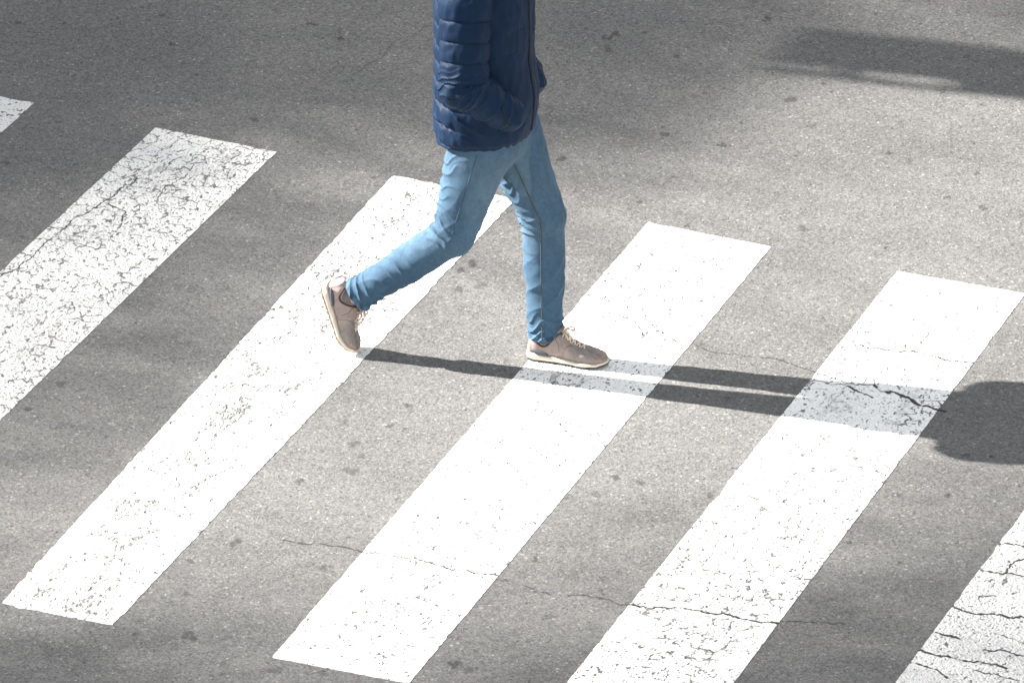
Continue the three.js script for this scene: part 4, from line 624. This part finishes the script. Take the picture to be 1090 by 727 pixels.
const UNSEEN_NEAR_TREE = [[-19.11,11.81,-0.14,0.6,0.45],[-20.67,11.04,1.31,0.47,0.45],[-22.48,12.41,0.91,0.5,0.45],[-16.17,12.49,1.98,0.59,0.45],[-14.44,11.33,1.02,0.46,0.45],[-18.13,11.78,0.18,0.63,0.45],[-21.35,12.2,-0.09,0.48,0.45],[-17.98,11.88,0.14,0.41,0.45],[-16.29,10.88,1.04,0.55,0.45],[-19.56,11.04,0.52,0.46,0.45],[-16.42,10.93,1.71,0.45,0.45],[-16.85,11.47,0.58,0.45,0.45],[-16.6,12.56,1.49,0.53,0.45],[-21.47,11.62,-0.48,0.47,0.45],[-22.12,12.46,-4.6,0.16,0.263],[-20.84,11.82,-4.38,0.16,0.281],[-21.29,12.04,-4.21,0.16,0.25],[-21.34,12.28,-4.31,0.16,0.283],[-20.65,12.02,-4.24,0.16,0.344],[-19.28,11.33,-3.9,0.16,0.384],[-19.06,11.37,-3.95,0.16,0.238],[-19.28,11.72,-4.12,0.16,0.063],[-18.17,11.21,-3.89,0.16,0.042],[-22.01,12.39,-4.18,0.16,0.217],[-20.36,11.52,-3.76,0.16,0.23],[-20.53,11.83,-3.9,0.16,0.268],[-19.48,11.35,-3.69,0.16,0.329],[-19.23,11.41,-3.74,0.16,0.253],[-19.46,11.74,-3.89,0.16,0.164],[-18.74,11.88,-3.94,0.16,0.035],[-17.98,11.6,-3.81,0.16,0.039],[-18.85,12.36,-4.13,0.16,0.026],[-21.56,12.2,-3.85,0.16,0.188],[-20.87,11.95,-3.76,0.16,0.178],[-19.95,11.55,-3.56,0.16,0.158],[-19.92,11.73,-3.65,0.16,0.12],[-19.19,11.49,-3.53,0.16,0.081],[-19.02,11.55,-3.57,0.16,0.051],[-18.93,12.11,-3.82,0.16,0.026],[-18.58,12.09,-3.79,0.16,0.048],[-18.75,12.4,-3.96,0.16,0.054],[-17.88,12.01,-3.8,0.16,0.045],[-17.83,12.18,-3.86,0.16,0.038],[-17.14,11.94,-3.75,0.16,0.147],[-16.97,12.06,-3.82,0.16,0.181],[-16.32,11.82,-3.71,0.16,0.204],[-21.36,11.97,-3.55,0.16,0.181],[-20.7,11.75,-3.45,0.16,0.162],[-19.71,11.31,-3.26,0.16,0.136],[-20.44,11.98,-3.55,0.16,0.115],[-19.14,11.32,-3.26,0.16,0.103],[-19.31,11.65,-3.38,0.16,0.031],[-18.31,11.2,-3.19,0.16,0.043],[-18.71,11.68,-3.42,0.16,0.048],[-17.8,11.25,-3.26,0.16,0.022],[-18.51,12.13,-3.62,0.16,0.06],[-18.54,12.34,-3.69,0.16,0.079],[-18.18,12.33,-3.67,0.16,0.098],[-17.39,12.03,-3.59,0.16,0.168],[-17.46,12.25,-3.66,0.16,0.189],[-16.13,11.6,-3.4,0.16,0.215],[-16.8,12.21,-3.63,0.16,0.217],[-15.21,11.38,-3.31,0.16,0.227],[-21.01,11.87,-3.3,0.16,0.18],[-20.73,11.88,-3.3,0.16,0.163],[-19.94,11.54,-3.13,0.16,0.151],[-19.55,11.49,-3.09,0.16,0.145],[-19.85,11.92,-3.29,0.16,0.086],[-17.97,10.89,-2.88,0.16,0.081],[-18.96,11.74,-3.21,0.16,0.099],[-18.62,11.71,-3.22,0.16,0.084],[-18.19,11.63,-3.2,0.16,0.068],[-18.43,11.99,-3.33,0.16,0.08],[-17.87,11.8,-3.25,0.16,0.082],[-17.63,11.87,-3.25,0.16,0.095],[-17.7,12.11,-3.38,0.16,0.118],[-16.77,11.71,-3.22,0.16,0.251],[-17.09,12.13,-3.4,0.16,0.259],[-15.9,11.54,-3.11,0.16,0.289],[-16.52,12.14,-3.4,0.16,0.297],[-14.99,11.37,-3.08,0.16,0.293],[-20.49,11.41,-2.86,0.16,0.211],[-20.85,11.83,-3.02,0.16,0.203],[-20.04,11.53,-2.94,0.16,0.191],[-19.21,11.17,-2.75,0.16,0.184],[-18.67,11.02,-2.69,0.16,0.181],[-18.43,11.09,-2.74,0.16,0.099],[-18.18,11.12,-2.75,0.16,0.117],[-18.77,11.71,-2.98,0.16,0.082],[-17.39,11.02,-2.67,0.16,0.087],[-17.59,11.33,-2.83,0.16,0.11],[-18.47,12.12,-3.17,0.16,0.129],[-17.86,11.9,-3.07,0.16,0.148],[-18.06,12.25,-3.22,0.16,0.26],[-16.67,11.53,-2.92,0.16,0.341],[-17.23,12.1,-3.15,0.16,0.375],[-16.35,11.73,-3.0,0.16,0.404],[-16.48,12.04,-3.13,0.16,0.399],[-14.78,11.11,-2.71,0.16,0.376],[-20.76,11.67,-2.74,0.16,0.255],[-19.97,11.37,-2.62,0.16,0.259],[-19.88,11.52,-2.69,0.16,0.252],[-19.72,11.62,-2.74,0.16,0.223],[-18.17,10.82,-2.36,0.16,0.2],[-18.02,10.91,-2.45,0.16,0.169],[-17.68,10.89,-2.4,0.16,0.146],[-18.82,11.84,-2.8,0.16,0.089],[-18.24,11.67,-2.77,0.16,0.115],[-18.23,11.85,-2.84,0.16,0.183],[-18.24,12.05,-2.89,0.16,0.167],[-17.94,12.06,-2.94,0.16,0.149],[-17.83,12.18,-2.99,0.16,0.39],[-16.74,11.68,-2.77,0.16,0.434],[-16.23,11.56,-2.72,0.16,0.43],[-16.55,11.95,-2.89,0.16,0.416],[-16.31,12.02,-2.89,0.16,0.426],[-15.44,11.63,-2.75,0.16,0.413],[-20.39,11.34,-2.36,0.16,0.301],[-20.64,11.72,-2.54,0.16,0.336],[-19.61,11.26,-2.36,0.16,0.384],[-19.97,11.67,-2.52,0.16,0.417],[-19.28,11.43,-2.41,0.16,0.408],[-19.17,11.56,-2.51,0.16,0.354],[-17.73,10.82,-2.18,0.16,0.268],[-17.86,11.11,-2.31,0.16,0.238],[-17.46,11.05,-2.28,0.16,0.239],[-18.31,11.78,-2.59,0.16,0.244],[-17.02,11.16,-2.33,0.16,0.27],[-16.92,11.31,-2.36,0.16,0.346],[-16.59,11.3,-2.4,0.16,0.529],[-16.32,11.3,-2.35,0.16,0.598],[-16.3,11.51,-2.48,0.16,0.635],[-16.07,11.54,-2.46,0.16,0.633],[-15.9,11.66,-2.52,0.16,0.554],[-15.48,11.58,-2.49,0.16,0.491],[-20.02,11.22,-2.13,0.16,0.371],[-20.29,11.59,-2.27,0.16,0.444],[-19.18,11.06,-2.08,0.16,0.54],[-19.34,11.37,-2.2,0.16,0.626],[-18.06,10.73,-1.93,0.16,0.504],[-18.04,10.91,-1.97,0.16,0.343],[-18.59,11.48,-2.23,0.16,0.259],[-18.39,11.54,-2.26,0.16,0.262],[-18.0,11.51,-2.24,0.16,0.357],[-17.67,11.5,-2.21,0.16,0.325],[-17.78,11.74,-2.36,0.16,0.34],[-17.61,11.86,-2.4,0.16,0.427],[-16.89,11.58,-2.28,0.16,0.598],[-16.39,11.47,-2.2,0.16,0.648],[-17.04,12.07,-2.49,0.16,0.653],[-15.71,11.44,-2.24,0.16,0.639],[-15.66,11.59,-2.25,0.16,0.575],[-15.46,11.66,-2.28,0.16,0.503],[-21.56,12.12,-2.26,0.16,0.366],[-20.34,11.51,-2.01,0.16,0.428],[-20.59,11.88,-2.15,0.16,0.513],[-19.37,11.3,-1.92,0.16,0.596],[-19.72,11.71,-2.11,0.16,0.605],[-18.87,11.37,-1.94,0.16,0.445],[-18.08,11.03,-1.82,0.16,0.314],[-17.81,11.09,-1.83,0.16,0.281],[-17.91,11.34,-1.93,0.16,0.311],[-17.58,11.34,-1.96,0.16,0.329],[-17.84,11.71,-2.12,0.16,0.331],[-17.43,11.64,-2.05,0.16,0.376],[-17.67,11.99,-2.2,0.16,0.488],[-16.31,11.33,-1.94,0.16,0.572],[-16.94,11.93,-2.23,0.16,0.61],[-16.46,11.8,-2.13,0.16,0.615],[-15.45,11.36,-1.96,0.16,0.586],[-16.04,11.95,-2.21,0.16,0.532],[-20.11,11.25,-1.72,0.16,0.388],[-19.56,11.09,-1.6,0.16,0.442],[-19.36,11.18,-1.64,0.16,0.494],[-18.52,10.82,-1.53,0.16,0.514],[-18.36,10.94,-1.55,0.16,0.463],[-18.81,11.42,-1.77,0.16,0.367],[-18.85,11.64,-1.87,0.16,0.309],[-17.74,11.14,-1.63,0.16,0.297],[-18.12,11.58,-1.84,0.16,0.308],[-17.59,11.45,-1.78,0.16,0.323],[-17.31,11.46,-1.78,0.16,0.35],[-17.4,11.69,-1.86,0.16,0.405],[-17.73,12.14,-2.08,0.16,0.475],[-17.27,12.04,-2.05,0.16,0.528],[-16.96,12.01,-2.01,0.16,0.551],[-15.8,11.49,-1.81,0.16,0.547],[-15.77,11.65,-1.84,0.16,0.52],[-15.0,11.37,-1.74,0.16,0.482]];

const leafMat = new THREE.MeshStandardMaterial({ vertexColors: true, roughness: 0.7 }); leafMat.name = 'leaves';
const barkMat = new THREE.MeshStandardMaterial({ color: new THREE.Color(0.14, 0.115, 0.09), roughness: 0.95 }); barkMat.name = 'bark';
function makeUnseenTree(name, label, [bx, bz], clumps, fork, seed) {
  const tree = new THREE.Group(); tree.name = name; tree.position.set(bx, 0.125, bz); scene.add(tree); tag(tree, label, 'tree', 'unseen trees placed to shade the road');
  const R = rng(seed), gauss = () => Math.sqrt(-2 * Math.log(1 - R())) * Math.cos(6.2832 * R());
  const P = [], C = [], I = [], AREA = 0.00062;
  for (const [x, y, z, s, tau] of clumps) {
    const count = Math.round(tau * 6.2832 * s * s * 0.73 / (AREA * 0.5));
    for (let i = 0; i < count; i++) {
      const c = new THREE.Vector3(x - bx + gauss() * s, y - 0.125 + gauss() * s * 0.6, z - bz + gauss() * s);
      const d = new THREE.Vector3(gauss(), gauss() * 0.6 - 0.3, gauss()).normalize(), n = new THREE.Vector3(gauss(), gauss() + 0.8, gauss()).normalize(), w = d.clone().cross(n).normalize(), up = w.clone().cross(d);
      const L = 0.0222 * (0.75 + 0.5 * R()), W = 0.0140 * (0.75 + 0.5 * R()), o = P.length / 3, k = 0.75 + 0.5 * R(), y2 = R();
      for (const [a, b, e] of [[-L, 0, 0], [0, W, 0.004], [L, 0, -0.003], [0, -W, 0.004]]) { const v = c.clone().addScaledVector(d, a).addScaledVector(w, b).addScaledVector(up, e); P.push(v.x, v.y, v.z); C.push((0.035 + 0.03 * y2) * k, 0.085 * k, 0.022 * k); }
      I.push(o, o + 1, o + 2, o, o + 2, o + 3);
    }
  }
  const g = new THREE.BufferGeometry(); g.setAttribute('position', new THREE.Float32BufferAttribute(P, 3)); g.setAttribute('color', new THREE.Float32BufferAttribute(C, 3)); g.setIndex(I); g.computeVertexNormals();
  const crown = mesh('crown', g, leafMat, tree); crown.userData.kind = 'stuff';
  // trunk with flared foot, limbs to the clumps
  const bark = [], taper = (pts, r0, r1, sides = 10) => {
    const t = tube(pts, 1, 26, sides), pos = t.attributes.position, cv = new THREE.CatmullRomCurve3(pts.map((p) => new THREE.Vector3(...p)));
    for (let i = 0; i <= 26; i++) { const c = cv.getPointAt(i / 26), r = mix(r0, r1, i / 26) * (1 + 0.10 * noise2(i * 0.7, r0 * 99, seed)) * (i < 3 && r0 > 0.15 ? 1.35 - i * 0.12 : 1); for (let j = 0; j <= sides; j++) { const k = i * (sides + 1) + j; pos.setXYZ(k, c.x + (pos.getX(k) - c.x) * r, c.y + (pos.getY(k) - c.y) * r, c.z + (pos.getZ(k) - c.z) * r); } }
    t.computeVertexNormals(); return t;
  };
  const F = [0.15, fork, 0.1];
  mesh('trunk', taper([[0, -0.15, 0], [0.06, fork * 0.35, -0.03], [0.02, fork * 0.7, 0.06], F, [0.1, fork + 2.5, 0.0]], 0.24, 0.10), barkMat, tree);
  for (let n = 0; n < clumps.length; n += n < 14 ? 1 : 9) {
    const [x, y, z, s] = clumps[n];
    const e = [x - bx, y - 0.125, z - bz], h = mix(fork * 0.75, fork + 1.6, R()), st = [mix(0.02, 0.12, R()), h, 0.05], m = lerp3(st, e, 0.5); m[1] += 0.35 + 0.3 * R();
    bark.push(taper([st, m, e, [e[0] + s * 0.5, e[1] + 0.2, e[2]]], 0.022, 0.005, 7));
  }
  const limbs = mesh('limbs', mergeGeometries(bark), barkMat, tree);
  return tree;
}
makeUnseenTree('unseen_tree', 'unseen leafy tree beyond the left edge, placed to shade the far road', [-20.86, -9.95], UNSEEN_FAR_TREE, 8.5, 5);  // out of view; leaf density fitted to the soft shade on the left
makeUnseenTree('unseen_tree_001', 'unseen leafy tree beyond the left edge nearer the camera, placed to darken the bottom of the picture', [-18.0, -0.16], UNSEEN_NEAR_TREE, 8.0, 6);  // out of view; leaf density darkens the bottom edge, lens vignette included

// ---------- unseen traffic signal, placed and shaped to throw the dark band at the far right ----------
{
  const island = strip('added_island', -0.9, 0.9, -0.05, 0.13, stoneMat);  // unseen island, added as a footing for the signal pole
  const signal = new THREE.Group(); signal.name = 'unseen_signal'; scene.add(signal);
  tag(signal, 'unseen grey mast-arm signal beyond the far edge, placed to shade the upper right road', 'traffic signal');
  const HEAD = new THREE.Vector3(-6.20, 4.77, -4.775), REACH = 5.6;                 // foot of the signal head; length of the arm
  const steel = new THREE.MeshStandardMaterial({ color: new THREE.Color(0.28, 0.29, 0.30), roughness: 0.5, metalness: 0.6 }); steel.name = 'galvanised steel';
  const casing = new THREE.MeshStandardMaterial({ color: new THREE.Color(0.02, 0.022, 0.022), roughness: 0.6 }); casing.name = 'black casing';
  const base = HEAD.clone().addScaledVector(ALONG, -REACH); signal.position.set(base.x, 0.13, base.z);
  signal.rotation.y = Math.atan2(ALONG.x, ALONG.z);                                // own z runs along the arm, own x across the road
  island.position.set(base.x, 0.04, base.z); island.scale.z = 3.2 / 90; island.rotation.y = signal.rotation.y;
  const y0 = HEAD.y - 0.13;
  const round = (r0, r1, len) => new THREE.CylinderGeometry(r1, r0, len, 20);
  mesh('pole', mergeGeometries([round(0.10, 0.08, y0 + 1.3).translate(0, (y0 + 1.3) / 2, 0), round(0.19, 0.17, 0.05).translate(0, 0.025, 0), round(0.13, 0.10, 0.22).translate(0, 0.16, 0)]), steel, signal);
  mesh('mast_arm', round(0.07, 0.045, REACH + 0.36).rotateX(Math.PI / 2).translate(0, y0 + 1.17, (REACH + 0.36) / 2), steel, signal);
  mesh('hanger', mergeGeometries([round(0.028, 0.028, 1.22).translate(0, y0 + 0.56, REACH + 0.265), new THREE.BoxGeometry(0.04, 0.04, 0.13).translate(0, y0 + 0.16, REACH + 0.20), new THREE.BoxGeometry(0.10, 0.58, 0.12).translate(0, y0 + 0.72, REACH + 0.22)]), steel, signal);  // hanger and box sized to throw the thin dark line beside the band
  const s = new THREE.Shape(), w = 0.172, h = 1.02, r = 0.03;
  s.moveTo(-w + r, 0); s.lineTo(w - r, 0); s.quadraticCurveTo(w, 0, w, r); s.lineTo(w, h - r); s.quadraticCurveTo(w, h, w - r, h); s.lineTo(-w + r, h); s.quadraticCurveTo(-w, h, -w, h - r); s.lineTo(-w, r); s.quadraticCurveTo(-w, 0, -w + r, 0);
  const head = mesh('signal_head', new THREE.ExtrudeGeometry(s, { depth: 0.16, bevelSize: 0.008, bevelThickness: 0.008, bevelSegments: 2 }).rotateY(Math.PI / 2).translate(-0.08, y0, REACH), casing, signal);
  [[0.20, 0.02], [0.10, 0.05], [0.006, 0.11]].forEach(([rr, gg], i) => {
    const y = y0 + 0.84 - i * 0.33, lens = new THREE.MeshStandardMaterial({ color: new THREE.Color(rr, gg, i === 2 ? 0.06 : 0.008), roughness: 0.25 }); lens.name = 'unlit lens';
    mesh('lens', new THREE.SphereGeometry(0.1, 20, 8, 0, Math.PI * 2, 0, 0.9).rotateZ(-Math.PI / 2).translate(0.045, y, REACH), lens, head);
    mesh('visor', new THREE.CylinderGeometry(0.115, 0.115, 0.2, 20, 1, true, 0, Math.PI * 1.35).rotateZ(-Math.PI / 2).rotateX(-0.55).translate(0.19, y, REACH), casing, head);
  });
}

renderer.render(scene, camera);
